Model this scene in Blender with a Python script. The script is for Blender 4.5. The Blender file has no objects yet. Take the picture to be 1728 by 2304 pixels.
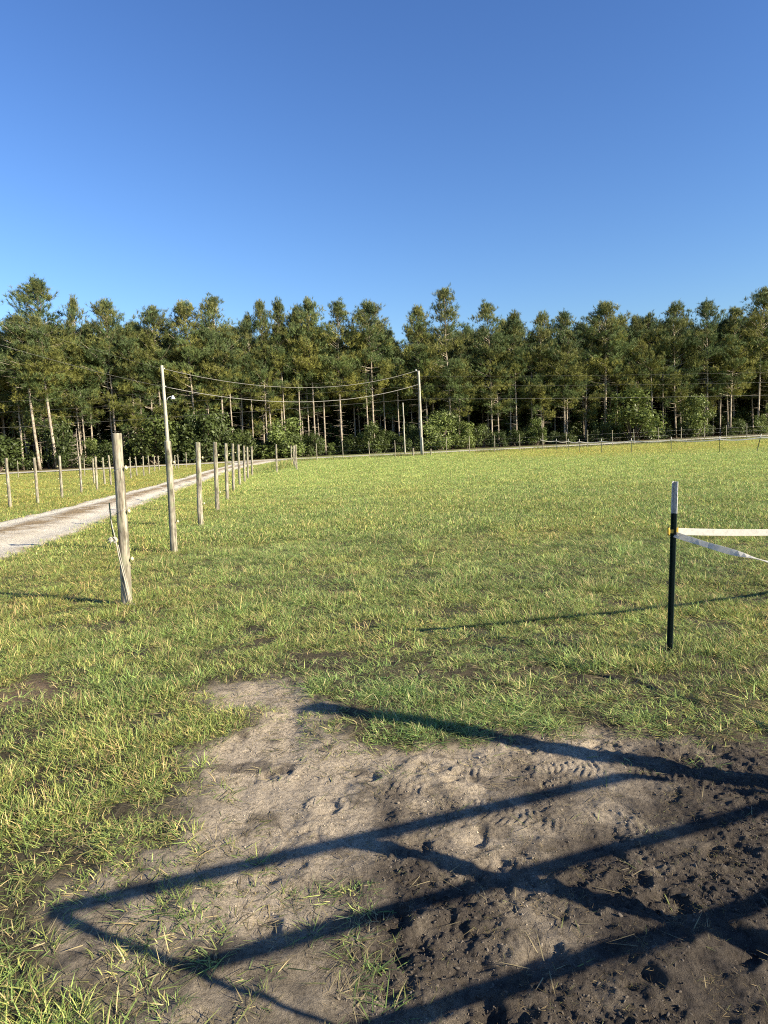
import bpy, math, random
import numpy as np
from mathutils import Vector, Matrix

random.seed(7)
RNG = np.random.default_rng(11)
SC = bpy.context.scene
COL = SC.collection
PI = math.pi
rad = math.radians

# ------------------------------------------------------------------ camera
EYE = 1.5
PITCH, ROLL = rad(5.8), rad(2.4)
fw = Vector((0, math.cos(PITCH), -math.sin(PITCH)))
r0 = Vector((1, 0, 0))
u0 = Vector((0, math.sin(PITCH), math.cos(PITCH)))
up = u0 * math.cos(ROLL) + r0 * math.sin(ROLL)
rt = r0 * math.cos(ROLL) - u0 * math.sin(ROLL)
cam_d = bpy.data.cameras.new('camera')
cam_d.sensor_fit = 'VERTICAL'
cam_d.sensor_height = 36.0
cam_d.lens = 24.0
cam_d.clip_start = 0.05
cam_d.clip_end = 5000
cam = bpy.data.objects.new('camera', cam_d)
COL.objects.link(cam)
m = Matrix((rt, up, -fw)).transposed().to_4x4()
m.translation = (0, 0, EYE)
cam.matrix_world = m
SC.camera = cam

# ------------------------------------------------------------------ light
SUN_EL = rad(23.8)
SUN_H = (0.8976, -0.4409)
to_sun = Vector((SUN_H[0] * math.cos(SUN_EL), SUN_H[1] * math.cos(SUN_EL), math.sin(SUN_EL)))
w = bpy.data.worlds.new('World')
SC.world = w
w.use_nodes = True
nt = w.node_tree
sky = nt.nodes.new('ShaderNodeTexSky')
sky.sky_type = 'NISHITA'
sky.sun_disc = False
sky.sun_elevation = SUN_EL
sky.sun_rotation = math.atan2(SUN_H[0], SUN_H[1])
sky.altitude = 100
sky.air_density = 1.5
sky.dust_density = 0.0
sky.ozone_density = 3.0
bg = nt.nodes['Background']
bg.inputs['Strength'].default_value = 0.05
tintn = nt.nodes.new('ShaderNodeMix')
tintn.data_type = 'RGBA'
tintn.blend_type = 'MULTIPLY'
tintn.inputs[0].default_value = 1.0
tintn.inputs[7].default_value = (0.54, 0.655, 0.94, 1)
gam = nt.nodes.new('ShaderNodeGamma')
gam.inputs['Gamma'].default_value = 1.3
nt.links.new(sky.outputs[0], gam.inputs['Color'])
nt.links.new(gam.outputs[0], tintn.inputs[6])
nt.links.new(tintn.outputs[2], bg.inputs['Color'])

sun_d = bpy.data.lights.new('sun', 'SUN')
sun_d.energy = 5.0
sun_d.angle = rad(0.45)
sun_d.color = (1.0, 0.89, 0.70)
sun = bpy.data.objects.new('sun', sun_d)
sun.rotation_euler = to_sun.to_track_quat('Z', 'Y').to_euler()
sun.location = to_sun * 60
COL.objects.link(sun)

SC.view_settings.view_transform = 'Standard'
SC.view_settings.look = 'None'
SC.view_settings.gamma = 1.0
SC.view_settings.exposure = 1.38
SC.view_settings.use_curve_mapping = False
SC.render.engine = 'CYCLES'
SC.cycles.max_bounces = 6
SC.cycles.use_denoising = False
SC.cycles.filter_width = 1.1
SC.cycles.transparent_max_bounces = 4

# ------------------------------------------------------------------ numeric helpers
_perm = np.random.default_rng(5).permutation(512).astype(np.int64)
_ang = np.random.default_rng(6).random(512) * 2 * PI
_gx, _gy = np.cos(_ang), np.sin(_ang)


def perlin(x, y, seed=0):
    x = np.asarray(x, float) + seed * 17.31
    y = np.asarray(y, float) - seed * 9.77
    xi = np.floor(x).astype(np.int64)
    yi = np.floor(y).astype(np.int64)
    xf, yf = x - xi, y - yi
    u = xf * xf * xf * (xf * (xf * 6 - 15) + 10)
    v = yf * yf * yf * (yf * (yf * 6 - 15) + 10)

    def g(ix, iy, dx, dy):
        k = _perm[(_perm[ix & 511] + iy) & 511]
        return _gx[k] * dx + _gy[k] * dy
    a = g(xi, yi, xf, yf)
    b = g(xi + 1, yi, xf - 1, yf)
    c = g(xi, yi + 1, xf, yf - 1)
    d = g(xi + 1, yi + 1, xf - 1, yf - 1)
    return (a + u * (b - a) + v * (c - a + u * (a - b - c + d))) * 1.5


def fbm(x, y, seed=0, oct=4, gain=0.5):
    s, a = 0.0, 1.0
    for i in range(oct):
        s = s + a * perlin(x * 2 ** i, y * 2 ** i, seed + i * 3)
        a *= gain
    return s


def sm(a, b, t):
    t = np.clip((t - a) / (b - a), 0, 1)
    return t * t * (3 - 2 * t)


def poly_sd(px, py, poly):
    """signed distance to a polygon: negative inside"""
    d = np.full(px.shape, 1e9)
    inside = np.zeros(px.shape, bool)
    n = len(poly)
    for i in range(n):
        ax, ay = poly[i]
        bx, by = poly[(i + 1) % n]
        ex, ey = bx - ax, by - ay
        t = np.clip(((px - ax) * ex + (py - ay) * ey) / (ex * ex + ey * ey), 0, 1)
        d = np.minimum(d, np.hypot(px - ax - t * ex, py - ay - t * ey))
        c = ((ay > py) != (by > py))
        with np.errstate(divide='ignore', invalid='ignore'):
            xx = ax + (py - ay) / (by - ay if by != ay else 1e-9) * ex
        inside ^= c & (px < xx)
    return np.where(inside, -d, d)


def line_st(px, py, pts):
    """distance along and signed distance across a polyline"""
    best = np.full(px.shape, 1e9)
    S = np.zeros(px.shape)
    T = np.zeros(px.shape)
    acc = 0.0
    for (ax, ay), (bx, by) in zip(pts[:-1], pts[1:]):
        ex, ey = bx - ax, by - ay
        L = math.hypot(ex, ey)
        t = np.clip(((px - ax) * ex + (py - ay) * ey) / (L * L), 0, 1)
        dx, dy = px - ax - t * ex, py - ay - t * ey
        d = np.hypot(dx, dy)
        k = d < best
        best = np.where(k, d, best)
        S = np.where(k, acc + t * L, S)
        T = np.where(k, np.sign(ex * dy - ey * dx) * d, T)
        acc += L
    return S, T


# ------------------------------------------------------------------ layout of the ground
BARE = [(-1.09, 4.12), (-0.84, 4.23), (-0.59, 4.12), (-0.48, 3.79), (-0.42, 3.42), (-0.2, 3.22), (0.11, 3.22),
        (0.48, 3.25), (0.68, 3.40), (0.94, 3.36), (1.26, 3.30), (1.56, 3.16), (1.82, 3.20), (2.6, 3.1), (3.4, 2.6),
        (3.2, 0.2), (0.1, 0.2), (-0.12, 1.2), (-0.10, 1.62), (-0.28, 1.95), (-0.55, 2.02), (-0.62, 2.3), (-0.68, 2.5), (-0.80, 2.85),
        (-0.86, 3.15), (-0.85, 3.4), (-0.62, 3.6), (-0.66, 3.8), (-0.98, 3.92)]
SPARSE = [(-1.17, 2.25), (-0.95, 2.5), (-0.3, 2.5), (0.05, 2.0), (0.15, 0.4), (-0.8, 0.4), (-0.72, 1.5), (-1.08, 1.95)]
DRY = [(-2.9, 4.35), (-2.2, 4.4), (-1.85, 4.15), (-2.1, 3.95), (-2.9, 3.95)]
TRACKS = [
    [(0.30, 3.02), (0.75, 3.02), (1.25, 2.92), (1.8, 2.70), (2.7, 2.3)],
    [(0.45, 1.62), (0.75, 1.95), (1.2, 2.28), (1.8, 2.62), (2.6, 2.95)],
    [(0.75, 1.2), (1.15, 1.62), (1.7, 2.0), (2.6, 2.3)],
    [(-0.05, 2.85), (0.25, 2.70), (0.6, 2.55), (1.0, 2.52)],
]
HOOF = [(0.62, 3.22, 0.3, 1.1), (1.02, 3.20, 1.2, 1.0), (-0.42, 2.33, 2.2, 1.1), (-0.36, 2.52, 1.6, 1.0), (-0.45, 2.02, 0.4, 1.0),
        (0.34, 2.26, 2.6, 1.2), (0.98, 1.88, -0.7, 1.3), (0.86, 2.05, 0.9, 1.1), (0.42, 1.82, 2.9, 1.2), (0.18, 1.66, 1.2, 1.1),
        (0.66, 1.70, 0.2, 1.1), (1.20, 2.32, 2.0, 1.2), (0.05, 2.42, -0.8, 1.0), (0.3, 2.95, 1.7, 1.0), (-0.14, 3.0, 0.7, 0.9),
        (0.15, 3.05, 2.4, 1.2), (0.22, 2.98, 0.4, 1.1), (1.35, 1.75, 1.1, 1.2), (0.95, 1.55, 2.0, 1.1), (-0.05, 2.05, 1.0, 1.0),
        (0.28, 2.5, 0.2, 1.0), (-0.55, 3.05, 1.9, 0.9), (-0.3, 2.75, 0.1, 0.9), (1.5, 2.05, 0.6, 1.2), (0.12, 1.95, 2.2, 1.2)]
# mid-line and half-width of the driveway
DRIVE = [(-7.0, -6), (-7.05, 4), (-7.2, 10), (-7.55, 14.5), (-8.0, 18.7), (-8.5, 23.6), (-9.0, 28.0), (-9.9, 37), (-10.9, 45), (-11.6, 55), (-12.0, 64), (-12.4, 71)]
DRIVE_W = [1.6, 1.6, 1.6, 1.42, 1.2, 1.05, 1.0, 1.0, 1.05, 1.3, 2.2, 3.6]
ROAD = [(-160, 38), (-90, 50), (-50, 61), (-34, 66.5), (-22, 71), (-12, 72.5), (0, 71.5), (13, 72.5), (30, 76), (45, 79.5), (90, 90), (170, 104)]


def terrain(x, y):
    z = sm(25, 62, y) * (0.13 + 0.005 * np.clip(x, -8, 60)) * sm(-22, -8, x) + 0.003 * np.clip(y - 62, 0, 60)
    return z


def bare_sd(x, y):
    s = poly_sd(x, y, BARE)
    return s + 0.09 * fbm(x / 0.30, y / 0.30, 3, 3)


def wetness(x, y):
    return sm(-0.58, 0.75, 0.60 * x + 0.60 * (2.30 - y) + 0.55 * fbm(x / 0.45, y / 0.38, 21, 4))


def height(x, y, fine=True):
    x = np.asarray(x, float)
    y = np.asarray(y, float)
    r = np.hypot(x, y)
    z = terrain(x, y) + 0.03 * perlin(x / 2.3, y / 2.3, 40) * sm(120, 20, r) * sm(0.5, 2.0, np.abs(x) + y * 0.2)
    k = np.where((np.abs(x) < 5) & (y > -1) & (y < 7.5))[0] if x.ndim else None
    if k is None or len(k) == 0 or not fine:
        return z
    X, Y = x[k], y[k]
    b = sm(0.10, -0.08, bare_sd(X, Y))
    w_ = wetness(X, Y)
    n8 = fbm(X / 0.11, Y / 0.10, 31, 4, 0.62)
    dz = -0.020 * b + 0.010 * fbm(X / 0.33, Y / 0.33, 30, 3) * (0.5 + b)
    patch = sm(-0.25, 0.35, fbm(X / 0.42, Y / 0.42, 36, 2) + 0.35 * (w_ - 0.5))
    dz += b * (0.0040 + 0.0045 * w_ + 0.004 * patch * w_) * n8
    crumb = np.clip(fbm(X / 0.040, Y / 0.036, 35, 3, 0.6) - 0.05, -0.1, 0.8)
    dz += b * (0.15 + 0.85 * w_) * patch * 0.011 * crumb
    dz += b * w_ * 0.011 * fbm(X / 0.17, Y / 0.15, 39, 2)
    pit = np.clip(-fbm(X / 0.035, Y / 0.032, 38, 2) - 0.25, 0, 1)
    dz -= b * (0.3 + 0.7 * patch) * 0.0065 * pit
    dz += (1 - b) * 0.012 * fbm(X / 0.12, Y / 0.12, 37, 2)
    for i, tr in enumerate(TRACKS):
        s, t = line_st(X, Y, tr)
        t = t + 0.02 * perlin(X / 0.3, Y / 0.3, 50 + i)
        mask = sm(0.115, 0.08, np.abs(t)) * b * sm(-0.45, 0.45, fbm(X / 0.22, Y / 0.22, 55 + i, 3) + (0.35, 0.45, 0.4, 0.0)[i])
        lug = sm(-0.25, 0.35, np.sin(2 * PI * (s / 0.032 + np.abs(t) * 9.0) + 1.6 * perlin(X / 0.12, Y / 0.12, 58 + i)))
        dz = dz * (1 - 0.35 * mask) + mask * (-0.005 + 0.0048 * lug * sm(-0.5, 0.3, fbm(X / 0.06, Y / 0.06, 62 + i, 2) + 0.15))
        dz += b * 0.006 * np.exp(-((np.abs(t) - 0.125) / 0.02) ** 2) * sm(-0.3, 0.3, perlin(s / 0.2, t * 0, 60 + i))
    for (cx, cy, a, sc) in HOOF:
        q = np.where((np.abs(X - cx) < 0.2) & (np.abs(Y - cy) < 0.2))[0]
        if len(q) == 0:
            continue
        ux, uy = (X[q] - cx) / sc, (Y[q] - cy) / sc
        ux, uy = ux + 0.014 * perlin(X[q] / 0.05, Y[q] / 0.05, 70), uy + 0.014 * perlin(X[q] / 0.05, Y[q] / 0.05, 71)
        lx, ly = ux * math.cos(a) + uy * math.sin(a), -ux * math.sin(a) + uy * math.cos(a)
        rr = np.hypot(lx, ly * 0.88)
        open_ = sm(-0.9, -0.2, lx / np.maximum(rr, 1e-4))
        d = -0.024 * np.exp(-((rr - 0.052) / 0.017) ** 2) * open_ - 0.012 * sm(0.065, 0.03, rr) + 0.010 * np.exp(-((rr - 0.086) / 0.016) ** 2)
        dz[q] += d * (0.45 + 0.25 * w_[q]) * sm(-0.6, 0.4, fbm(X[q] / 0.09, Y[q] / 0.09, 72, 2) + 0.25)
    z[k] += dz * sm(7.5, 5.5, Y) * sm(5, 4, np.abs(X))
    return z


# ------------------------------------------------------------------ mesh helpers
def mesh_np(name, V, F, cols=None, smooth=True):
    """V (n,3), F a list of int arrays (k,3) and/or (k,4)"""
    me = bpy.data.meshes.new(name)
    V = np.asarray(V, np.float32)
    me.vertices.add(len(V))
    me.vertices.foreach_set('co', V.ravel())
    idx = np.concatenate([np.asarray(f, np.int32).ravel() for f in F])
    tot = np.concatenate([np.full(len(f), np.asarray(f).shape[1], np.int32) for f in F])
    st = np.concatenate([[0], np.cumsum(tot)[:-1]]).astype(np.int32)
    me.loops.add(len(idx))
    me.loops.foreach_set('vertex_index', idx)
    me.polygons.add(len(tot))
    me.polygons.foreach_set('loop_start', st)
    me.polygons.foreach_set('loop_total', tot)
    me.polygons.foreach_set('use_smooth', np.full(len(tot), smooth))
    if cols is not None:
        a = me.attributes.new('Col', 'FLOAT_COLOR', 'POINT')
        c = np.ones((len(V), 4), np.float32)
        c[:, :3] = cols
        a.data.foreach_set('color', c.ravel())
    me.update()
    me.validate()
    return me


class MB:
    def __init__(s):
        s.v, s.f3, s.f4, s.c, s.n = [], [], [], [], 0

    def add(s, V, F3=None, F4=None, col=(1, 1, 1)):
        V = np.asarray(V, float).reshape(-1, 3)
        s.v.append(V)
        s.c.append(np.broadcast_to(np.asarray(col, float), (len(V), 3)))
        if F3 is not None and len(F3):
            s.f3.append(np.asarray(F3, int).reshape(-1, 3) + s.n)
        if F4 is not None and len(F4):
            s.f4.append(np.asarray(F4, int).reshape(-1, 4) + s.n)
        s.n += len(V)

    def tube(s, P, R, sides=6, cap=True, col=(1, 1, 1), jitter=0.0, rng=None):
        P = np.asarray(P, float)
        n = len(P)
        R = np.broadcast_to(np.asarray(R, float), (n,))
        T = np.gradient(P, axis=0)
        T /= np.linalg.norm(T, axis=1)[:, None] + 1e-12
        ref = np.array([0, 0, 1.0]) if abs(T[:, 2]).mean() < 0.8 else np.array([1.0, 0, 0])
        A = np.cross(T, ref)
        A /= np.linalg.norm(A, axis=1)[:, None] + 1e-12
        B = np.cross(T, A)
        a = np.arange(sides) * 2 * PI / sides
        rr = R[:, None] * np.ones(sides)
        if jitter and rng is not None:
            rr = rr * (1 + jitter * rng.standard_normal((n, sides)))
        V = P[:, None] + rr[..., None] * (np.cos(a)[None, :, None] * A[:, None] + np.sin(a)[None, :, None] * B[:, None])
        i = np.arange(n - 1)[:, None] * sides
        j = np.arange(sides)[None]
        j2 = (j + 1) % sides
        F4 = np.stack([i + j, i + j2, i + sides + j2, i + sides + j], -1).reshape(-1, 4)
        V = V.reshape(-1, 3)
        F3 = []
        if cap:
            V = np.vstack([V, P[:1], P[-1:]])
            c0, c1 = n * sides, n * sides + 1
            for k in range(sides):
                F3.append((c0, (k + 1) % sides, k))
                F3.append((c1, (n - 1) * sides + k, (n - 1) * sides + (k + 1) % sides))
        s.add(V, F3, F4, col)

    def box(s, c, h, col=(1, 1, 1), rot=None):
        c = np.asarray(c, float)
        q = np.array([[x, y, z] for x in (-1, 1) for y in (-1, 1) for z in (-1, 1)], float) * np.asarray(h, float)
        if rot is not None:
            q = q @ np.asarray(rot).T
        s.add(q + c, None, [(0, 1, 3, 2), (4, 6, 7, 5), (0, 4, 5, 1), (2, 3, 7, 6), (0, 2, 6, 4), (1, 5, 7, 3)], col)

    def mesh(s, name, smooth=True):
        F = []
        if s.f3:
            F.append(np.vstack(s.f3))
        if s.f4:
            F.append(np.vstack(s.f4))
        return mesh_np(name, np.vstack(s.v), F, np.vstack(s.c), smooth)


def link(name, me, mat=None, parent=None, loc=(0, 0, 0), rot=(0, 0, 0), scale=(1, 1, 1)):
    o = bpy.data.objects.new(name, me)
    COL.objects.link(o)
    if mat is not None and me is not None and len(me.materials) == 0:
        me.materials.append(mat)
    o.location = loc
    o.rotation_euler = rot
    o.scale = scale
    if parent is not None:
        o.parent = parent
    return o


def tag(o, label=None, cat=None, group=None, kind=None):
    if label:
        o['label'] = label
    if cat:
        o['category'] = cat
    if group:
        o['group'] = group
    if kind:
        o['kind'] = kind
    return o


ORD = ['zeroth', 'first', 'second', 'third', 'fourth', 'fifth', 'sixth', 'seventh', 'eighth', 'ninth', 'tenth', 'eleventh', 'twelfth',
       'thirteenth', 'fourteenth', 'fifteenth', 'sixteenth', 'seventeenth', 'eighteenth', 'nineteenth', 'twentieth',
       'twenty-first', 'twenty-second', 'twenty-third', 'twenty-fourth', 'twenty-fifth', 'twenty-sixth', 'twenty-seventh', 'twenty-eighth', 'twenty-ninth', 'thirtieth']


# ------------------------------------------------------------------ materials
def new_mat(name):
    mt = bpy.data.materials.new(name)
    mt.use_nodes = True
    t = mt.node_tree
    return mt, t, t.nodes['Principled BSDF'], t.nodes['Material Output']


def N(t, typ, **kw):
    n = t.nodes.new(typ)
    for k, v in kw.items():
        setattr(n, k, v)
    return n


def noise(t, scale, detail=4, vec=None, rough=0.55):
    n = N(t, 'ShaderNodeTexNoise')
    n.inputs['Scale'].default_value = scale
    n.inputs['Detail'].default_value = detail
    n.inputs['Roughness'].default_value = rough
    if vec is not None:
        t.links.new(vec, n.inputs['Vector'])
    return n


def ramp(t, fac, stops):
    r = N(t, 'ShaderNodeValToRGB')
    e = r.color_ramp.elements
    while len(e) < len(stops):
        e.new(0.5)
    for q, (p, c) in zip(e, stops):
        q.position = p
        q.color = (*c, 1)
    t.links.new(fac, r.inputs[0])
    return r


def mixc(t, typ, fac, a, b):
    n = N(t, 'ShaderNodeMix', data_type='RGBA', blend_type=typ)
    if isinstance(fac, (int, float)):
        n.inputs[0].default_value = fac
    else:
        t.links.new(fac, n.inputs[0])
    for s_, q in ((6, a), (7, b)):
        if isinstance(q, tuple):
            n.inputs[s_].default_value = (*q, 1)
        else:
            t.links.new(q, n.inputs[s_])
    return n.outputs[2]


def bump(t, bs, h, strength, dist):
    b = N(t, 'ShaderNodeBump')
    b.inputs['Strength'].default_value = strength
    b.inputs['Distance'].default_value = dist
    t.links.new(h, b.inputs['Height'])
    t.links.new(b.outputs[0], bs.inputs['Normal'])


def mat_ground():
    mt, t, bs, out = new_mat('ground')
    at = N(t, 'ShaderNodeAttribute', attribute_name='Col')
    geo = N(t, 'ShaderNodeNewGeometry')
    n1 = noise(t, 60, 7, geo.outputs['Position'], 0.72)
    r1 = ramp(t, n1.outputs[0], [(0.32, (0.40, 0.38, 0.36)), (0.48, (0.98, 0.98, 0.98)), (0.70, (1.32, 1.31, 1.29))])
    c = mixc(t, 'MULTIPLY', 1.0, at.outputs['Color'], r1.outputs[0])
    n2 = noise(t, 420, 3, geo.outputs['Position'], 0.7)
    r2 = ramp(t, n2.outputs[0], [(0.34, (0.5, 0.48, 0.46)), (0.52, (1, 1, 1)), (0.72, (1.3, 1.3, 1.3))])
    c = mixc(t, 'MULTIPLY', 0.8, c, r2.outputs[0])
    t.links.new(c, bs.inputs['Base Color'])
    bs.inputs['Roughness'].default_value = 0.92
    bs.inputs['Specular IOR Level'].default_value = 0.2
    ad = N(t, 'ShaderNodeMath', operation='ADD')
    t.links.new(n1.outputs[0], ad.inputs[0])
    mu = N(t, 'ShaderNodeMath', operation='MULTIPLY')
    mu.inputs[1].default_value = 0.35
    t.links.new(n2.outputs[0], mu.inputs[0])
    t.links.new(mu.outputs[0], ad.inputs[1])
    bump(t, bs, ad.outputs[0], 1.0, 0.022)
    return mt


def mat_gravel(name, pale, brown, litter=True):
    mt, t, bs, out = new_mat(name)
    at = N(t, 'ShaderNodeAttribute', attribute_name='Col')   # r: litter amount
    geo = N(t, 'ShaderNodeNewGeometry')
    n1 = noise(t, 26, 7, geo.outputs['Position'], 0.78)
    r1 = ramp(t, n1.outputs[0], [(0.33, tuple(0.74 * v for v in pale)), (0.52, pale), (0.8, tuple(min(1.3 * v, .8) for v in pale))])
    n3 = noise(t, 1.6, 6, geo.outputs['Position'], 0.68)
    sep = N(t, 'ShaderNodeSeparateColor')
    t.links.new(at.outputs['Color'], sep.inputs[0])
    ad = N(t, 'ShaderNodeMath', operation='MULTIPLY')
    t.links.new(sep.outputs[0], ad.inputs[0])
    rr = ramp(t, n3.outputs[0], [(0.30, (0, 0, 0)), (0.55, (1, 1, 1))])
    t.links.new(rr.outputs[0], ad.inputs[1])
    n4 = noise(t, 22, 4, geo.outputs['Position'], 0.7)
    r4 = ramp(t, n4.outputs[0], [(0.3, tuple(0.5 * v for v in brown)), (0.6, brown), (0.8, tuple(1.5 * v for v in brown))])
    c = mixc(t, 'MIX', ad.outputs[0], r1.outputs[0], r4.outputs[0])
    t.links.new(c, bs.inputs['Base Color'])
    bs.inputs['Roughness'].default_value = 0.95
    bs.inputs['Specular IOR Level'].default_value = 0.15
    bump(t, bs, n1.outputs[0], 1.0, 0.05)
    return mt


def mat_leafy(name, trans=0.3, inst=False, rough=0.6, spec=0.25, vary=0.25):
    mt, t, bs, out = new_mat(name)
    at = N(t, 'ShaderNodeAttribute', attribute_name='Col')
    c = at.outputs['Color']
    if inst:
        ti = N(t, 'ShaderNodeAttribute', attribute_name='tint', attribute_type='INSTANCER')
        c = mixc(t, 'MULTIPLY', 1.0, c, ti.outputs['Color'])
    else:
        oi = N(t, 'ShaderNodeObjectInfo')
        r = ramp(t, oi.outputs['Random'], [(0.0, (1 - vary, 1 - vary * 0.8, 1 - vary)), (0.5, (1, 1, 1)), (1.0, (1 + vary, 1 + vary * 0.8, 1 + vary * 0.3))])
        c = mixc(t, 'MULTIPLY', 1.0, c, r.outputs[0])
    t.links.new(c, bs.inputs['Base Color'])
    bs.inputs['Roughness'].default_value = rough
    bs.inputs['Specular IOR Level'].default_value = spec
    tr = N(t, 'ShaderNodeBsdfTranslucent')
    t.links.new(c, tr.inputs['Color'])
    mx = N(t, 'ShaderNodeMixShader')
    mx.inputs[0].default_value = trans
    t.links.new(bs.outputs[0], mx.inputs[1])
    t.links.new(tr.outputs[0], mx.inputs[2])
    t.links.new(mx.outputs[0], out.inputs['Surface'])
    return mt


def mat_wood(name, base, dark, green=0.0, zs=0.06, sc=38, worn=False):
    mt, t, bs, out = new_mat(name)
    tc = N(t, 'ShaderNodeTexCoord')
    oi = N(t, 'ShaderNodeObjectInfo')
    off = N(t, 'ShaderNodeVectorMath', operation='ADD')
    t.links.new(tc.outputs['Object'], off.inputs[0])
    mulr = N(t, 'ShaderNodeMath', operation='MULTIPLY')
    mulr.inputs[1].default_value = 37.0
    t.links.new(oi.outputs['Random'], mulr.inputs[0])
    t.links.new(mulr.outputs[0], off.inputs[1])
    mp = N(t, 'ShaderNodeMapping')
    mp.inputs['Scale'].default_value = (1, 1, zs)
    t.links.new(off.outputs[0], mp.inputs['Vector'])
    n1 = noise(t, sc, 6, mp.outputs[0], 0.65)
    r1 = ramp(t, n1.outputs[0], [(0.30, tuple(0.45 * v for v in dark)), (0.42, dark), (0.56, base), (0.78, tuple(1.2 * v for v in base))])
    n2 = noise(t, 6, 4, off.outputs[0], 0.6)
    r2 = ramp(t, n2.outputs[0], [(0.35, (0.72, 0.74, 0.70)), (0.6, (1.06, 1.04, 1.0))])
    c = mixc(t, 'MULTIPLY', 1.0, r1.outputs[0], r2.outputs[0])
    if worn:
        mp2 = N(t, 'ShaderNodeMapping')
        mp2.inputs['Scale'].default_value = (1, 1, 0.16)
        t.links.new(off.outputs[0], mp2.inputs['Vector'])
        n5 = noise(t, 26, 5, mp2.outputs[0], 0.7)
        r5 = ramp(t, n5.outputs[0], [(0.40, (0.42, 0.40, 0.38)), (0.50, (0.9, 0.9, 0.9)), (0.68, (1.25, 1.22, 1.15))])
        c = mixc(t, 'MULTIPLY', 1.0, c, r5.outputs[0])
        n6 = noise(t, 90, 3, mp.outputs[0], 0.6)
        r6 = ramp(t, n6.outputs[0], [(0.36, (0.35, 0.33, 0.30)), (0.42, (1, 1, 1))])
        c = mixc(t, 'MULTIPLY', 0.8, c, r6.outputs[0])
    if green:
        n3 = noise(t, 9, 5, off.outputs[0], 0.7)
        r3 = ramp(t, n3.outputs[0], [(0.52, (0, 0, 0)), (0.66, (green, green, green))])
        c = mixc(t, 'MIX', r3.outputs[0], c, (0.22, 0.27, 0.13))
    t.links.new(c, bs.inputs['Base Color'])
    bs.inputs['Roughness'].default_value = 0.85
    bs.inputs['Specular IOR Level'].default_value = 0.2
    bump(t, bs, n1.outputs[0], 0.6, 0.006)
    return mt


def mat_plain(name, col, rough=0.5, metal=0.0, var=0.15, sc=30, spec=0.4, dirt=None):
    mt, t, bs, out = new_mat(name)
    tc = N(t, 'ShaderNodeTexCoord')
    n1 = noise(t, sc, 5, tc.outputs['Object'], 0.6)
    lo = dirt if dirt else tuple((1 - var * 2) * v for v in col)
    r1 = ramp(t, n1.outputs[0], [(0.32, lo), (0.5, col), (0.75, tuple((1 + var) * v for v in col))])
    t.links.new(r1.outputs[0], bs.inputs['Base Color'])
    bs.inputs['Roughness'].default_value = rough
    bs.inputs['Metallic'].default_value = metal
    bs.inputs['Specular IOR Level'].default_value = spec
    bump(t, bs, n1.outputs[0], 0.15, 0.002)
    return mt


M_GROUND = mat_ground()
M_DRIVE = mat_gravel('driveway_gravel', (0.70, 0.64, 0.52), (0.34, 0.25, 0.14))
M_ROAD = mat_gravel('road_gravel', (0.62, 0.58, 0.47), (0.30, 0.25, 0.17))
M_GRASS = mat_leafy('grass_blades', 0.30, True, 0.55, 0.3)
M_NEEDLE = mat_leafy('pine_needles', 0.12, False, 0.6, 0.2, 0.22)
M_LEAF = mat_leafy('broad_leaves', 0.25, False, 0.5, 0.3, 0.25)
M_BARK = mat_wood('pine_bark', (0.40, 0.345, 0.275), (0.22, 0.18, 0.14), 0, 0.3, 9)
M_STEM = mat_wood('shrub_stem', (0.16, 0.13, 0.10), (0.08, 0.06, 0.05), 0, 0.2, 12)
M_DEAD = mat_wood('dead_wood', (0.36, 0.31, 0.26), (0.2, 0.17, 0.14), 0, 0.2, 12)
M_POST = mat_wood('weathered_post', (0.38, 0.345, 0.275), (0.235, 0.205, 0.16), 0.5, 0.07, 30, True)
M_FARPOST = mat_wood('far_post_wood', (0.42, 0.38, 0.29), (0.26, 0.22, 0.17), 0.0)
M_POLE = mat_wood('utility_pole_wood', (0.46, 0.44, 0.375), (0.32, 0.295, 0.245), 0.0, 0.04, 18)
M_INSUL = mat_plain('insulator_plastic', (0.58, 0.53, 0.30), 0.4, 0, 0.08)
M_YELLOW = mat_plain('yellow_insulator', (0.55, 0.36, 0.05), 0.35, 0, 0.08)
M_TPOST = mat_plain('green_post_paint', (0.008, 0.020, 0.014), 0.55, 0.0, 0.2, 60, 0.25)
M_TWHITE = mat_plain('white_post_paint', (0.46, 0.45, 0.43), 0.5, 0.0, 0.12, 55, 0.3, (0.25, 0.22, 0.18))
M_TAPE = mat_plain('white_fence_tape', (0.74, 0.72, 0.66), 0.6, 0.0, 0.08, 40, 0.25)
_t = M_TAPE.node_tree
_b, _o = _t.nodes['Principled BSDF'], _t.nodes['Material Output']
_tr, _mx = N(_t, 'ShaderNodeBsdfTranslucent'), N(_t, 'ShaderNodeMixShader')
_tr.inputs['Color'].default_value = (0.80, 0.77, 0.70, 1)
_mx.inputs[0].default_value = 0.55
_t.links.new(_b.outputs[0], _mx.inputs[1])
_t.links.new(_tr.outputs[0], _mx.inputs[2])
_t.links.new(_mx.outputs[0], _o.inputs['Surface'])
M_ROPE = mat_plain('white_cord', (0.40, 0.37, 0.30), 0.7, 0.0, 0.1, 90, 0.2)
M_WIRE = mat_plain('steel_wire', (0.30, 0.30, 0.29), 0.45, 0.6, 0.1)
M_CABLE = mat_plain('bare_cable', (0.22, 0.21, 0.19), 0.45, 0.3, 0.05)
M_GALV = mat_plain('galvanised_tube', (0.45, 0.46, 0.46), 0.4, 0.8, 0.1)
M_LAMP = mat_plain('lamp_housing', (0.62, 0.64, 0.64), 0.4, 0.2, 0.05)

# ------------------------------------------------------------------ ground sheet


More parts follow.
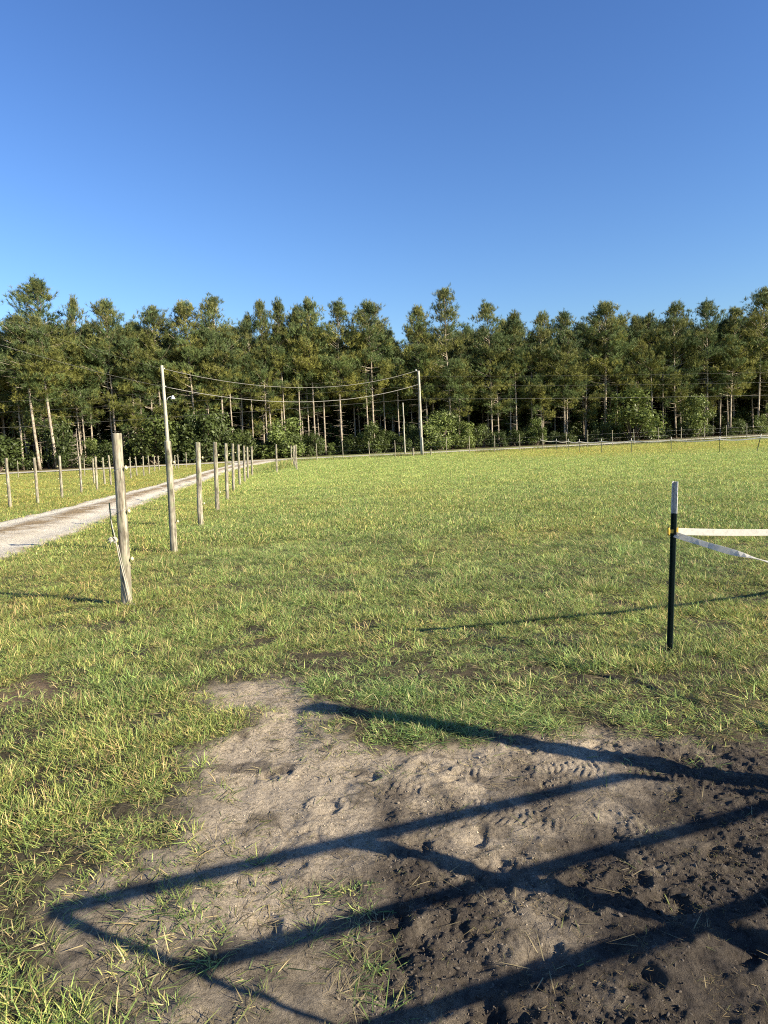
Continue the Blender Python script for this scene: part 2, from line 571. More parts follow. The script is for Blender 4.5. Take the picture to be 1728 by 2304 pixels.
def axis(a, b, step, lo, hi, grow=1.13):
    c = list(np.arange(a, b + step / 2, step))
    s = step
    x = c[-1]
    while x < hi:
        s *= grow
        x += s
        c.append(x)
    s = step
    x = c[0]
    pre = []
    while x > lo:
        s *= grow
        x -= s
        pre.append(x)
    return np.array(pre[::-1] + c)


def ground_colour(x, y):
    r = np.hypot(x, y)
    n = fbm(x / 1.7, y / 1.7, 80, 3)
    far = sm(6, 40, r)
    near_c = np.array([0.070, 0.058, 0.034])  # soil colour darkened to paint in the shade between grass blades
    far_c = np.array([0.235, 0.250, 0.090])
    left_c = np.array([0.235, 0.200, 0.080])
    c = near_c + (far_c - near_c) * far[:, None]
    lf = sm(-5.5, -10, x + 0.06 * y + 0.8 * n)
    c = c + (left_c - c) * lf[:, None]
    c = c * (1 + 0.18 * n)[:, None]
    k = np.where((np.abs(x) < 5) & (y > -2) & (y < 7))[0]
    X, Y = x[k], y[k]
    b = sm(0.10 + 0.16 * sm(0.1, -0.5, X), -0.05, bare_sd(X, Y))
    sp = 0.75 * sm(0.12, -0.1, poly_sd(X, Y, SPARSE) + 0.08 * fbm(X / 0.2, Y / 0.2, 82, 3))
    b = np.maximum(b, sp)
    w_ = wetness(X, Y)
    w_ = np.clip(w_ + 0.22 * fbm(X / 0.13, Y / 0.11, 83, 3) * sm(0.05, 0.4, w_ + 0.1), 0, 1)
    stain = sm(0.28, 0.62, fbm(X / 0.28, Y / 0.22, 84, 4))
    w_ = np.maximum(w_, 0.55 * stain)
    sand = np.array([0.42, 0.350, 0.258])
    mud = np.array([0.066, 0.054, 0.043])
    so = sand * (1 - w_)[:, None] ** 1.3 + mud * (1 - (1 - w_)[:, None] ** 1.3)
    c[k] = c[k] * (1 - b)[:, None] + so * b[:, None]
    d = sm(0.15, -0.1, poly_sd(X, Y, DRY) + 0.12 * fbm(X / 0.3, Y / 0.3, 85, 3))
    c[k] = c[k] * (1 - d)[:, None] + np.array([0.16, 0.115, 0.072]) * d[:, None]
    # needle litter on the floor of the wood
    edge = np.interp(x, [-60, 0, 60], [75, 85, 92]) + 1.5 * n
    f = sm(-3, 2, y - edge)
    c = c * (1 - f)[:, None] + np.array([0.085, 0.06, 0.038]) * f[:, None]
    return c


gx = axis(-1.75, 2.35, 0.0065, -1500, 1500)
gy = axis(1.30, 4.45, 0.0065, -400, 2500)
GX, GY = np.meshgrid(gx, gy)
px, py = GX.ravel(), GY.ravel()
pz = height(px, py)
nx, ny = len(gx), len(gy)
ii = (np.arange(ny - 1)[:, None] * nx + np.arange(nx - 1)[None]).ravel()
F4 = np.stack([ii, ii + 1, ii + nx + 1, ii + nx], -1)
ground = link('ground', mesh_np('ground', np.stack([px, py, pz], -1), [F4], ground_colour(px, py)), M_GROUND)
tag(ground, 'rough pasture ground with a churned bare soil patch by the gate', kind='structure')


def strip(name, mids, halfw, mat, lift, n, across, litter, jit, label):
    S = np.concatenate([[0], np.cumsum([math.dist(a, b) for a, b in zip(mids[:-1], mids[1:])])])
    s = np.linspace(0, S[-1], n)
    mx_ = np.interp(s, S, [p[0] for p in mids])
    my_ = np.interp(s, S, [p[1] for p in mids])
    for _ in range(3):
        mx_[1:-1] = (mx_[:-2] + 2 * mx_[1:-1] + mx_[2:]) / 4
        my_[1:-1] = (my_[:-2] + 2 * my_[1:-1] + my_[2:]) / 4
    hw = np.interp(s, S, halfw)
    tx, ty = np.gradient(mx_), np.gradient(my_)
    L = np.hypot(tx, ty)
    nxv, nyv = ty / L, -tx / L
    u = np.linspace(-1, 1, across)
    wl = hw[:, None] + np.where(u[None] < 0, jit * fbm(s[:, None] / 0.7, 0 * s[:, None] + 2.3, 90, 3), jit * fbm(s[:, None] / 0.7, 0 * s[:, None] + 7.9, 91, 3))
    X = mx_[:, None] + nxv[:, None] * u[None] * wl
    Y = my_[:, None] + nyv[:, None] * u[None] * wl
    crown = 0.045 * (1 - u[None] ** 2) - 0.045 * np.exp(-((np.abs(u[None]) - 0.58) / 0.2) ** 2) + 0.014 * fbm(X / 0.5, Y / 0.5, 95, 3)
    edge = np.where(np.abs(u[None]) > 0.99, -0.035, 0.0)
    Z = height(X.ravel(), Y.ravel(), False).reshape(X.shape) + lift + (crown + edge) * (1 if litter else 0.5)
    lit = 1.1 * np.exp(-((u[None]) / 0.36) ** 2) + 0.7 * np.exp(-((np.abs(u[None]) - 1) / 0.16) ** 2) + 0.12 + 0 * X
    if not litter:
        lit = 0.35 + 0 * X
    cols = np.stack([lit.ravel()] * 3, -1)
    i0 = (np.arange(n - 1)[:, None] * across + np.arange(across - 1)[None]).ravel()
    F = np.stack([i0, i0 + 1, i0 + across + 1, i0 + across], -1)
    o = link(name, mesh_np(name, np.stack([X.ravel(), Y.ravel(), Z.ravel()], -1), [F], cols), mat)
    return tag(o, label, kind='structure')


strip('driveway', DRIVE, DRIVE_W, M_DRIVE, 0.035, 620, 25, True, 0.16, 'pale gravel driveway with two wheel tracks and brown litter between')
strip('road', ROAD, [2.2] * len(ROAD), M_ROAD, 0.10, 300, 7, False, 0.25, 'pale sandy road passing in front of the pine wood')

# ------------------------------------------------------------------ grass
TUFTS = bpy.data.collections.new('grass_tufts')


def blade_mesh(name, seed, nb, rad_, hmin, hmax, wid, flat=0.0, straw=0.22, segs=3):
    g = np.random.default_rng(seed)
    mb = MB()
    for _ in range(nb):
        a = g.random() * 2 * PI
        q = math.sqrt(g.random()) * rad_
        root = np.array([math.cos(a) * q, math.sin(a) * q, -0.012])
        az = a + g.normal() * 1.1
        lean = np.clip(abs(g.normal(0.70, 0.45)), 0.05, 1.5) if not flat else g.uniform(1.25, 1.55)
        L = g.uniform(hmin, hmax)
        bend = g.uniform(0.1, 1.35) if not flat else g.uniform(-.05, 0.12)
        w0 = wid * g.uniform(0.65, 1.25)
        tw = g.normal() * 0.7
        P, Rr = [], []
        p = root.copy()
        for k in range(segs + 1):
            P.append(p.copy())
            th = lean + bend * k / segs
            th = min(th, 1.85)
            d = np.array([math.sin(th) * math.cos(az), math.sin(th) * math.sin(az), math.cos(th)])
            p = p + d * L / segs
        side = np.array([-math.sin(az + tw), math.cos(az + tw), 0.25 * g.normal()])
        V = []
        for k in range(segs):
            ww = w0 * (1 - 0.25 * k / segs) * 0.5
            V += [P[k] - side * ww, P[k] + side * ww]
        V.append(P[segs])
        F4 = [(2 * k, 2 * k + 1, 2 * k + 3, 2 * k + 2) for k in range(segs - 1)]
        F3 = [(2 * segs - 2, 2 * segs - 1, 2 * segs)]
        u = g.random()
        if u < straw:
            c = np.array([0.50, 0.41, 0.22]) * g.uniform(0.45, 1.15)
        elif u < straw + 0.3:
            c = np.array([0.36, 0.41, 0.135]) * g.uniform(0.6, 1.2)
        else:
            c = np.array([0.185, 0.275, 0.085]) * g.uniform(0.5, 1.25)
        mb.add(V, F3, F4, c)
    o = bpy.data.objects.new(name, mb.mesh(name, False))
    o.data.materials.append(M_GRASS)
    TUFTS.objects.link(o)


# order inside the collection is alphabetical: a_ near, b_ far, c_ straw, d_ tall
for i in range(8):
    if i < 5:
        blade_mesh('a_tuft_%02d' % i, 100 + i, 36, 0.06, 0.025, 0.085, 0.0030, 0, 0.22)
    else:
        blade_mesh('a_tuft_%02d' % i, 100 + i, 20, 0.05, 0.06, 0.13, (0.0033, 0.0040, 0.0028)[i - 5], 0, (0.12, 0.05, 0.55)[i - 5])
for i in range(4):
    blade_mesh('b_tuft_%02d' % i, 200 + i, 46, 0.17, 0.04, 0.085, 0.0058, 0, 0.16, 2)
for i in range(3):
    blade_mesh('c_straw_%02d' % i, 300 + i, 7, 0.06, 0.04, 0.12, 0.0035, 1.0, 0.9, 2)
for i in range(3):
    blade_mesh('d_tall_%02d' % i, 400 + i, 22, 0.07, 0.18, 0.42, 0.008, 0, 0.3, 3)


def tramp(x, y):
    t = 0
    for cx, cy, rx, ry in ((0.95, 3.8, 0.75, 0.40), (0.1, 4.35, 0.5, 0.25), (1.9, 3.55, 0.6, 0.3), (-0.3, 4.7, 0.35, 0.3), (-1.15, 2.75, 0.22, 0.5), (-1.35, 2.1, 0.2, 0.35), (0.75, 4.7, 0.6, 0.2)):
        t = t + np.exp(-((x - cx) / rx) ** 2 - ((y - cy) / ry) ** 2)
    return t


def in_drive(x, y):
    s, t = line_st(x, y, DRIVE)
    S = np.concatenate([[0], np.cumsum([math.dist(a, b) for a, b in zip(DRIVE[:-1], DRIVE[1:])])])
    return np.abs(t) - np.interp(s, S, DRIVE_W)


def in_road(x, y):
    s, t = line_st(x, y, ROAD)
    return np.abs(t) - 2.2


def scatter():
    P, VAR, SCL, ROT, TINT = [], [], [], [], []
    g = np.random.default_rng(77)

    def push(x, y, var, sxy, sz, tint, tilt=0.12, dz=0.0):
        n = len(x)
        z = height(x, y) + dz
        P.append(np.stack([x, y, z], -1))
        VAR.append(var.astype(np.int32))
        SCL.append(np.stack([sxy, sxy, sz], -1))
        ROT.append(np.stack([g.normal(0, tilt, n), g.normal(0, tilt, n), g.random(n) * 2 * PI], -1))
        TINT.append(tint)

    def tint_at(x, y):
        n1 = fbm(x / 2.6, y / 2.6, 120, 3)
        n2 = fbm(x / 0.7, y / 0.7, 121, 2)
        r = np.hypot(x, y)
        t = np.ones((len(x), 3))
        dry = np.clip(0.30 + 0.75 * n1 + 0.35 * n2, 0, 1) * sm(45, 8, r)
        left = sm(-1.0, -3.2, x + 0.16 * (y - 6) * (y > 6)) * 0.7
        left = np.maximum(left, sm(-6, -10, x + 0.03 * y) * 0.95)
        dry = np.clip(np.maximum(dry * 0.55, left * (0.65 + 0.5 * n1)), 0, 1)
        t = t * (1 - dry[:, None]) + np.array([1.20, 0.97, 0.80]) * dry[:, None]
        cool = sm(0.25, 0.8, fbm(x / 1.1 + 9, y / 1.1, 124, 3)) * sm(14, 4, r) * 0.35
        t = t * (1 - cool[:, None]) + np.array([0.70, 0.92, 0.95]) * cool[:, None]
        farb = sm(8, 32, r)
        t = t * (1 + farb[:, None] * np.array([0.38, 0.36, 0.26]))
        strip = sm(36, 50, y) * sm(3, 14, x) * 0.8
        t = t * (1 - strip[:, None]) + np.array([1.62, 1.28, 0.98]) * strip[:, None]
        t = t * np.array([1.20, 1.18, 1.06]) * (1 - 0.20 * sm(-6, -10, x + 0.03 * y))[:, None]
        t *= (1 + 0.16 * n2)[:, None] * (1 + g.uniform(-0.34, 0.30, len(x)) * (1 - 0.55 * farb))[:, None]
        return np.clip(t, 0.2, 2.0)

    # rings of decreasing density
    rings = [(0.5, 2.2, 700, 180), (2.2, 4.2, 1050, 38), (4.2, 7, 560, 36), (7, 11, 290, 35), (11, 18, 150, 34), (18, 28, 92, 34), (28, 42, 50, 34), (42, 70, 24, 35)]
    for (ra, rb, den, ha) in rings:
        ang = rad(ha)
        n = int(den * ang * (rb * rb - ra * ra))
        r = np.sqrt(g.random(n) * (rb * rb - ra * ra) + ra * ra)
        a = (g.random(n) * 2 - 1) * ang
        x, y = r * np.sin(a), r * np.cos(a)
        keep = np.ones(n)
        if ra < 7:
            sd = bare_sd(x, y)
            keep = sm(-0.05, 0.10 + 0.22 * sm(0.1, -0.5, x), sd + 0.05 * fbm(x / 0.1, y / 0.1, 129, 2)) ** 1.4
            sps = poly_sd(x, y, SPARSE) + 0.08 * fbm(x / 0.2, y / 0.2, 82, 3)
            clump = sm(-0.05, 0.35, fbm(x / 0.16, y / 0.16, 130, 2))
            keep = np.where(sps < 0, np.maximum(np.minimum(keep, 0.05 + 0.35 * clump), 0.22 * clump * sm(-0.5, 0, sd + 0.35)), keep)
            sprig = 0.10 * sm(0.30, 0.6, fbm(x / 0.14, y / 0.14, 131, 2)) * sm(-0.5, -0.05, sd)
            keep = np.maximum(keep, sprig)
            dry = sm(0.15, -0.1, poly_sd(x, y, DRY) + 0.12 * fbm(x / 0.3, y / 0.3, 85, 3))
            keep = keep * (1 - 0.75 * dry)
            thin = sm(-0.55, 0.0, fbm(x / 0.45, y / 0.45, 132, 3) - 0.75 * tramp(x, y))
            keep = keep * (0.22 + 0.78 * thin)
        if rb > 5:
            keep = keep * sm(-0.15, 0.12, in_drive(x, y) + 0.1 * fbm(x / 0.4, y / 0.4, 133, 2))
            keep = keep * (in_road(x, y) > 0)
        # height of the sward
        hn = fbm(x / 0.55, y / 0.55, 135, 3)
        hh = 0.74 + 0.48 * hn
        if ra < 7:
            hh = hh + 0.35 * np.exp(-((x + 1.55) ** 2 + (y - 3.1) ** 2) / 0.6) + 0.4 * np.exp(-((x - 1.75) ** 2 + (y - 4.0) ** 2) / 0.35) + 0.3 * np.exp(-((x - 0.0) ** 2 + (y - 3.45) ** 2) / 0.06)
            hh *= (0.5 + 0.5 * sm(0.0, 0.30, bare_sd(x, y))) * (1 - 0.4 * np.clip(tramp(x, y), 0, 1))
        k = g.random(n) < keep
        x, y, hh, r = x[k], y[k], hh[k], r[k]
        if rb <= 11:
            kind = fbm(x / 0.6, y / 0.6, 137, 2) + 0.35 * g.normal(0, 1, len(x))
            var = np.where(kind > 0.42, 5 + g.integers(0, 3, len(x)), g.integers(0, 5, len(x)))
            sxy = 0.72 + 0.35 * g.random(len(x)) + 0.06 * r
            sz = np.clip(hh, 0.3, 1.6) * g.uniform(0.75, 1.2, len(x)) * (0.66 + 0.26 * sm(1.5, 6.0, r))
        else:
            var = 8 + g.integers(0, 4, len(x))
            sxy = 0.9 + 0.4 * g.random(len(x)) + 0.022 * r
            sz = np.clip(hh, 0.4, 1.4) * g.uniform(0.75, 1.2, len(x)) * (1 + 0.006 * r)
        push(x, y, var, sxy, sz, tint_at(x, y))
    # straw lying on the bare soil and in the sward
    n = 5200
    x = g.uniform(-2.6, 2.6, n)
    y = g.uniform(1.2, 5.0, n)
    sd = bare_sd(x, y)
    k = g.random(n) < np.where(sd < 0, 0.06 + 0.5 * sm(-0.35, 0, sd), 0.55)
    x, y = x[k], y[k]
    push(x, y, 12 + g.integers(0, 3, len(x)), g.uniform(0.5, 1.1, len(x)), g.uniform(0.5, 1.0, len(x)), np.ones((len(x), 3)) * g.uniform(0.35, 1.0, (len(x), 1)), 0.05, 0.010)
    # short bits of chaff trodden into the soil
    n = 17000
    x = g.uniform(-1.4, 2.6, n)
    y = g.uniform(1.2, 4.3, n)
    k = (bare_sd(x, y) < 0.03) & (g.random(n) < 0.25 + 0.75 * sm(-0.2, 0.4, fbm(x / 0.25, y / 0.25, 139, 2)))
    x, y = x[k], y[k]
    push(x, y, 12 + g.integers(0, 3, len(x)), g.uniform(0.10, 0.32, len(x)), g.uniform(0.2, 0.4, len(x)), np.array([1.0, 0.92, 0.85]) * g.uniform(0.12, 0.85, (len(x), 1)), 0.12, 0.004)
    # odd taller weeds and seed heads in the field
    n = 420
    r = np.sqrt(g.uniform(16, 1500, n))
    a = g.uniform(-0.6, 0.6, n)
    x, y = r * np.sin(a), r * np.cos(a)
    kk = (in_drive(x, y) > 0.2)
    x, y = x[kk], y[kk]
    push(x, y, 15 + g.integers(0, 3, len(x)), g.uniform(0.5, 1.1, len(x)), g.uniform(0.3, 0.75, len(x)), np.array([1.1, 1.05, 0.8]) * g.uniform(0.6, 1.2, (len(x), 1)))
    # taller weeds along the far fence, by the driveway mouth and round the post feet
    n = 1500
    x = g.uniform(-9, 48, n)
    y = np.interp(x, [-9, 0, 25, 48], [61.5, 62.3, 64.5, 69]) + g.normal(0.8, 0.9, n)
    kk = g.random(n) < sm(-0.3, 0.5, fbm(x / 3, y / 3, 140, 2) + 0.1)
    x, y = x[kk], y[kk]
    tt = np.array([1.05, 0.95, 0.8]) * g.uniform(0.6, 1.05, (len(x), 1))
    push(x, y, 15 + g.integers(0, 3, len(x)), g.uniform(1.2, 2.2, len(x)), g.uniform(0.7, 1.5, len(x)), tt)
    n = 130
    x = g.normal(-7.0, 0.5, n)
    y = g.normal(47, 3.5, n)
    kk = in_drive(x, y) > 0.3
    x, y = x[kk], y[kk]
    push(x, y, 15 + g.integers(0, 3, len(x)), g.uniform(1.2, 2.0, len(x)), g.uniform(0.8, 1.9, len(x)), np.array([1.1, 1.1, 0.8]) * g.uniform(0.7, 1.1, (len(x), 1)))
    return np.vstack(P), np.concatenate(VAR), np.vstack(SCL), np.vstack(ROT), np.vstack(TINT)


gp, gv, gs, gr, gt = scatter()
print('grass tufts', len(gp))


def gn_scatter(name, coll, P, VAR, SCL, ROT, TINT=None):
    me = bpy.data.meshes.new(name)
    me.vertices.add(len(P))
    me.vertices.foreach_set('co', P.astype(np.float32).ravel())
    me.attributes.new('var', 'INT', 'POINT').data.foreach_set('value', VAR.astype(np.int32))
    for nm, arr in (('scl', SCL), ('rot', ROT), ('tint', TINT)):
        if arr is not None:
            me.attributes.new(nm, 'FLOAT_VECTOR', 'POINT').data.foreach_set('vector', arr.astype(np.float32).ravel())
    me.update()
    o = link(name, me)
    ng = bpy.data.node_groups.new(name + '_scatter', 'GeometryNodeTree')
    ng.interface.new_socket('Geometry', in_out='INPUT', socket_type='NodeSocketGeometry')
    ng.interface.new_socket('Geometry', in_out='OUTPUT', socket_type='NodeSocketGeometry')
    gi = ng.nodes.new('NodeGroupInput')
    go = ng.nodes.new('NodeGroupOutput')
    iop = ng.nodes.new('GeometryNodeInstanceOnPoints')
    ci = ng.nodes.new('GeometryNodeCollectionInfo')
    ci.inputs['Collection'].default_value = coll
    ci.inputs['Separate Children'].default_value = True
    ci.inputs['Reset Children'].default_value = True
    m2p = ng.nodes.new('GeometryNodeMeshToPoints')
    ng.links.new(gi.outputs[0], m2p.inputs['Mesh'])
    ng.links.new(m2p.outputs[0], iop.inputs['Points'])
    ng.links.new(ci.outputs[0], iop.inputs['Instance'])
    iop.inputs['Pick Instance'].default_value = True
    for nm, typ, sock in (('var', 'INT', 'Instance Index'), ('rot', 'FLOAT_VECTOR', 'Rotation'), ('scl', 'FLOAT_VECTOR', 'Scale')):
        na = ng.nodes.new('GeometryNodeInputNamedAttribute')
        na.data_type = typ
        na.inputs['Name'].default_value = nm
        ng.links.new(na.outputs['Attribute'], iop.inputs[sock])
    ng.links.new(iop.outputs[0], go.inputs[0])
    o.modifiers.new('scatter', 'NODES').node_group = ng
    return o


grass = gn_scatter('grass', TUFTS, gp, gv, gs, gr, gt)
tag(grass, 'short sunlit pasture grass with straw covering the field', 'grass', kind='stuff')

# crumbs of earth on the bare patch
def mat_crumb():
    mt, t, bs, out = new_mat('soil_crumb')
    ti = N(t, 'ShaderNodeAttribute', attribute_name='tint', attribute_type='INSTANCER')
    geo = N(t, 'ShaderNodeNewGeometry')
    n1 = noise(t, 300, 4, geo.outputs['Position'], 0.7)
    r1 = ramp(t, n1.outputs[0], [(0.3, (0.7, 0.7, 0.7)), (0.7, (1.2, 1.2, 1.2))])
    t.links.new(mixc(t, 'MULTIPLY', 1.0, ti.outputs['Color'], r1.outputs[0]), bs.inputs['Base Color'])
    bs.inputs['Roughness'].default_value = 0.95
    bs.inputs['Specular IOR Level'].default_value = 0.15
    return mt


M_CRUMB = mat_crumb()
CRUMBS = bpy.data.collections.new('crumb_kinds')
g = np.random.default_rng(55)
for i in range(6):
    lat = []
    for th, nn in ((0.5, 4), (1.2, 7), (1.9, 7), (2.6, 4)):
        for k in range(nn):
            ph = 2 * PI * k / nn + th
            lat.append((math.sin(th) * math.cos(ph), math.sin(th) * math.sin(ph), math.cos(th)))
    V = np.array(lat) * g.uniform(0.6, 1.25, (len(lat), 1)) * np.array([1, 0.85, 0.65])
    import bmesh
    bm = bmesh.new()
    for q in V:
        bm.verts.new(q)
    bmesh.ops.convex_hull(bm, input=bm.verts)
    me_ = bpy.data.meshes.new('crumb')
    bm.to_mesh(me_)
    bm.free()
    me_.polygons.foreach_set('use_smooth', [True] * len(me_.polygons))
    me_.materials.append(M_CRUMB)
    CRUMBS.objects.link(bpy.data.objects.new('crumb_%d' % i, me_))
n = 60000
x = g.uniform(-1.6, 2.6, n)
y = g.uniform(1.1, 4.3, n)
sd = bare_sd(x, y)
w_ = wetness(x, y)
pt = sm(-0.25, 0.35, fbm(x / 0.42, y / 0.42, 36, 2) + 0.35 * (w_ - 0.5))
k = (sd < 0.02) & (g.random(n) < 0.16 + 0.84 * pt * (0.3 + 0.7 * w_))
x, y, w_ = x[k], y[k], w_[k]
n = len(x)
rs = np.exp(g.normal(math.log(0.0018), 0.42, n)) * (0.9 + 0.5 * w_)
cc = ground_colour(x, y) * g.uniform(0.75, 1.25, (n, 1)) + 0.02 * (w_ * g.random(n) ** 2)[:, None]
crumbs = gn_scatter('soil_crumbs', CRUMBS, np.stack([x, y, height(x, y) + rs * 0.1], -1), g.integers(0, 6, n), np.stack([rs * g.uniform(0.8, 1.8, n), rs, rs * 0.8], -1), g.uniform(-1.2, 1.2, (n, 3)) * [1, 1, 3], cc)
tag(crumbs, 'loose crumbs of earth lying on the churned bare soil', 'soil', kind='stuff')

# ------------------------------------------------------------------ pine trees


def pine_variant(seed, crown_base, R, top_pow, dens=1.0):
    g = np.random.default_rng(seed)
    H = 20.0
    # trunk with a slight sway
    zz = np.linspace(-0.3, H * 0.985, 12)
    sw = np.cumsum(g.normal(0, 0.05, (12, 2)), 0) * np.linspace(0, 1, 12)[:, None]
    Pt = np.column_stack([sw, zz])
    Rt = np.interp(zz, [-0.3, 0.6, H * 0.5, H], [0.155, 0.118, 0.090, 0.02])
    tb = MB()
    tb.tube(Pt, Rt, 8, True)
    cb = MB()
    tv, tf, tc = [], [], []

    def trunk_at(z):
        return np.array([np.interp(z, zz, Pt[:, 0]), np.interp(z, zz, Pt[:, 1]), z])
    nb = int(120 * dens)
    az = g.random() * 6
    clumpn = g.random(60)
    for i in range(nb):
        t = (i + g.random()) / nb
        z = H * (crown_base + (1 - crown_base) * t) - 0.35
        az += 2.4 + g.normal(0, 0.5)
        sector = clumpn[int((az % (2 * PI)) / (2 * PI) * 5) + 5 * int(t * 9.9)]
        if sector < 0.38 and t < 0.85:
            continue
        prof = min(1.0, 0.62 + 1.3 * t) * max(0.0, 1 - t ** top_pow) ** 0.75 + 0.07
        L = R * prof * g.uniform(0.65, 1.12) * (0.7 + 0.5 * sector)
        el = rad(np.interp(t, [0, 0.4, 0.8, 1], [2, 20, 40, 74]) + g.normal(0, 9))
        d = np.array([math.cos(az) * math.cos(el), math.sin(az) * math.cos(el), math.sin(el)])
        p0 = trunk_at(z)
        s = np.linspace(0, 1, 4)
        P = p0 + d * L * s[:, None] + np.array([0, 0, 1]) * (0.16 * L * s ** 2)[:, None]
        tb.tube(P, np.linspace(0.030 + 0.010 * L, 0.008, 4), 3, False)
        side = np.array([-math.sin(az), math.cos(az), 0])
        cl = np.array([0.205, 0.208, 0.052]) if g.random() < 0.5 else np.array([0.122, 0.162, 0.054])
        cl = cl * g.uniform(0.75, 1.2) * (1 - 0.15 * t) + np.array([0.0, 0.006, 0.020]) * t  # bluish skylight painted into the needle colour towards the crown top
        for _c in range(max(2, int(L * 2.1 + g.random()))):
            q = g.uniform(0.40, 1.0)
            up_ = np.array([0, 0, 1.0])
            cp = p0 + d * L * q + up_ * (0.16 * L * q * q + g.normal(0.05, 0.16)) + side * g.normal(0, 0.24 * L * q)
            cr = g.uniform(0.17, 0.34)
            for _ in range(int(g.integers(5, 9))):
                pos = cp + g.normal(0, 1, 3) * cr * np.array([1, 1, 0.85])
                ax = d * 0.45 + up_ * 0.75 + g.normal(0, 0.35, 3)
                ax /= np.linalg.norm(ax)
                nn = 13
                dr = ax + g.normal(0, 0.55, (nn, 3))
                dr /= np.linalg.norm(dr, axis=1)[:, None]
                ln = g.uniform(0.26, 0.50, nn)
                sd = np.cross(dr, g.normal(0, 1, (nn, 3)))
                sd /= np.linalg.norm(sd, axis=1)[:, None]
                base = pos + ax * g.uniform(-0.15, 0.15, (nn, 1))
                wv = sd * 0.019
                tv.append(np.stack([base - wv, base + wv, base + dr * ln[:, None]], 1).reshape(-1, 3))
                tc.append(np.repeat(cl * g.uniform(0.8, 1.2, (nn, 1)), 3, 0))
    # dead stubs below the crown
    for i in range(16):
        z = g.uniform(0.16, crown_base) * H
        a = g.random() * 2 * PI
        L = g.uniform(0.4, 1.5)
        P = trunk_at(z) + np.array([math.cos(a), math.sin(a), g.uniform(-0.3, 0.2)]) * L * np.linspace(0, 1, 3)[:, None]
        tb.tube(P, np.linspace(0.025, 0.006, 3), 3, False)
    V = np.vstack(tv)
    F = np.arange(len(V)).reshape(-1, 3)
    return tb.mesh('pine_trunk'), mesh_np('pine_crown', V, [F], np.vstack(tc), False)


PINES = [pine_variant(500 + i, cbase, R, tp) for i, (cbase, R, tp) in enumerate([
    (0.42, 3.0, 2.4), (0.48, 2.8, 3.2), (0.36, 3.3, 2.2), (0.52, 2.8, 3.6), (0.44, 3.2, 3.0), (0.32, 3.2, 2.0), (0.56, 2.3, 2.6), (0.40, 2.7, 1.8), (0.22, 3.1, 2.8)])]
for tme, cme in PINES:
    tme.materials.append(M_BARK)
    cme.materials.append(M_NEEDLE)


def pine(x, y, h, v, sxy, rz, label, group):
    z = float(terrain(np.array(x), np.array(y)))
    e = tag(link('pine_tree', None, None, None, (x, y, z), (random.gauss(0, .012), random.gauss(0, .012), rz), (sxy, sxy, (h - z) / 20.0)), label, 'tree', group)
    link('trunk', PINES[v][0], None, e)
    link('crown', PINES[v][1], None, e)
    return e


def rel_labels(items, what):
    """one label each: rank beside the nearest landmark; items (object, x, y)"""
    marks = [('left picture edge', -0.545), ('lamp pole', -0.310), ('lone far driveway post', -0.154), ('bare utility pole', 0.059), ('green T-post', 0.425), ('right picture edge', 0.575)]
    buckets = {}
    for o, x, y in items:
        q = x / y
        nm, mq = min(marks, key=lambda k: abs(k[1] - q))
        buckets.setdefault((nm, q > mq), []).append((abs(q - mq), o))
    for (nm, rgt), lst in buckets.items():
        for k, (_, o) in enumerate(sorted(lst, key=lambda e: e[0])):
            beyond = (nm == 'left picture edge' and not rgt) or (nm == 'right picture edge' and rgt)
            o['label'] = '%s, %s %s the %s' % (what, ORD[k + 1], 'outward beyond' if beyond else ('right of' if rgt else 'left of'), nm)


# tops read along the skyline: x, y, top, variant, width
FRONT = [(-42.0, 80.3, 17.3, 4, 1.05), (-38.8, 81.1, 21.5, 2, 1.45), (-35.4, 82.1, 19.5, 6, 0.75), (-32.0, 83.0, 19.3, 4, 1.1), (-29.0, 83.8, 16.6, 1, 0.95),
         (-26.6, 84.4, 18.4, 3, 1.1), (-22.9, 85.4, 19.1, 4, 1.1), (-19.6, 86.2, 19.8, 0, 1.15), (-16.2, 87.0, 17.7, 6, 0.7), (-14.5, 87.4, 19.4, 7, 0.8),
         (-12.2, 88.0, 19.4, 6, 0.85), (-10.3, 88.4, 18.7, 1, 0.8), (-8.5, 88.8, 19.5, 3, 0.95), (-5.1, 89.6, 19.3, 0, 1.15), (-0.9, 90.5, 19.3, 4, 1.2),
         (5.1, 91.5, 18.7, 7, 1.05), (9.4, 92.0, 20.8, 5, 1.15), (15.0, 92.6, 19.0, 0, 1.1), (18.4, 93.0, 17.7, 6, 0.95), (21.9, 93.4, 17.6, 8, 0.95),
         (25.1, 93.8, 17.6, 2, 1.05), (30.9, 94.4, 18.7, 4, 1.25), (35.4, 94.9, 17.0, 7, 0.85), (37.7, 95.2, 17.0, 1, 0.95), (41.1, 95.6, 18.5, 8, 1.15),
         (45.7, 96.1, 18.7, 2, 1.1), (49.1, 96.4, 17.7, 5, 1.1), (53.2, 96.9, 20.0, 3, 1.2)]
SPECIAL = {1: 'tallest broad-crowned pine at the left end of the tree line', 2: 'thin-topped pine just beside the tallest left pine',
           4: 'short pine in the skyline dip left of the lamp pole', 7: 'tall rounded pine above and right of the lamp pole',
           8: 'thin low pine between the rounded pine and the twin tops', 15: 'dark pointed pine directly behind the bare utility pole',
           16: 'tallest cone-shaped pine just right of the bare utility pole', 27: 'tall pine cut by the right edge of the picture',
           0: 'low pine at the very left edge of the picture'}
for i, (x, y, h, v, s) in enumerate(FRONT):
    lab = SPECIAL.get(i, 'sunlit front-row pine whose top is %s from the left along the skyline' % ORD[i + 1])
    pine(x, y, h, v, s, random.random() * 6.28, lab, 'pines along the front of the wood')
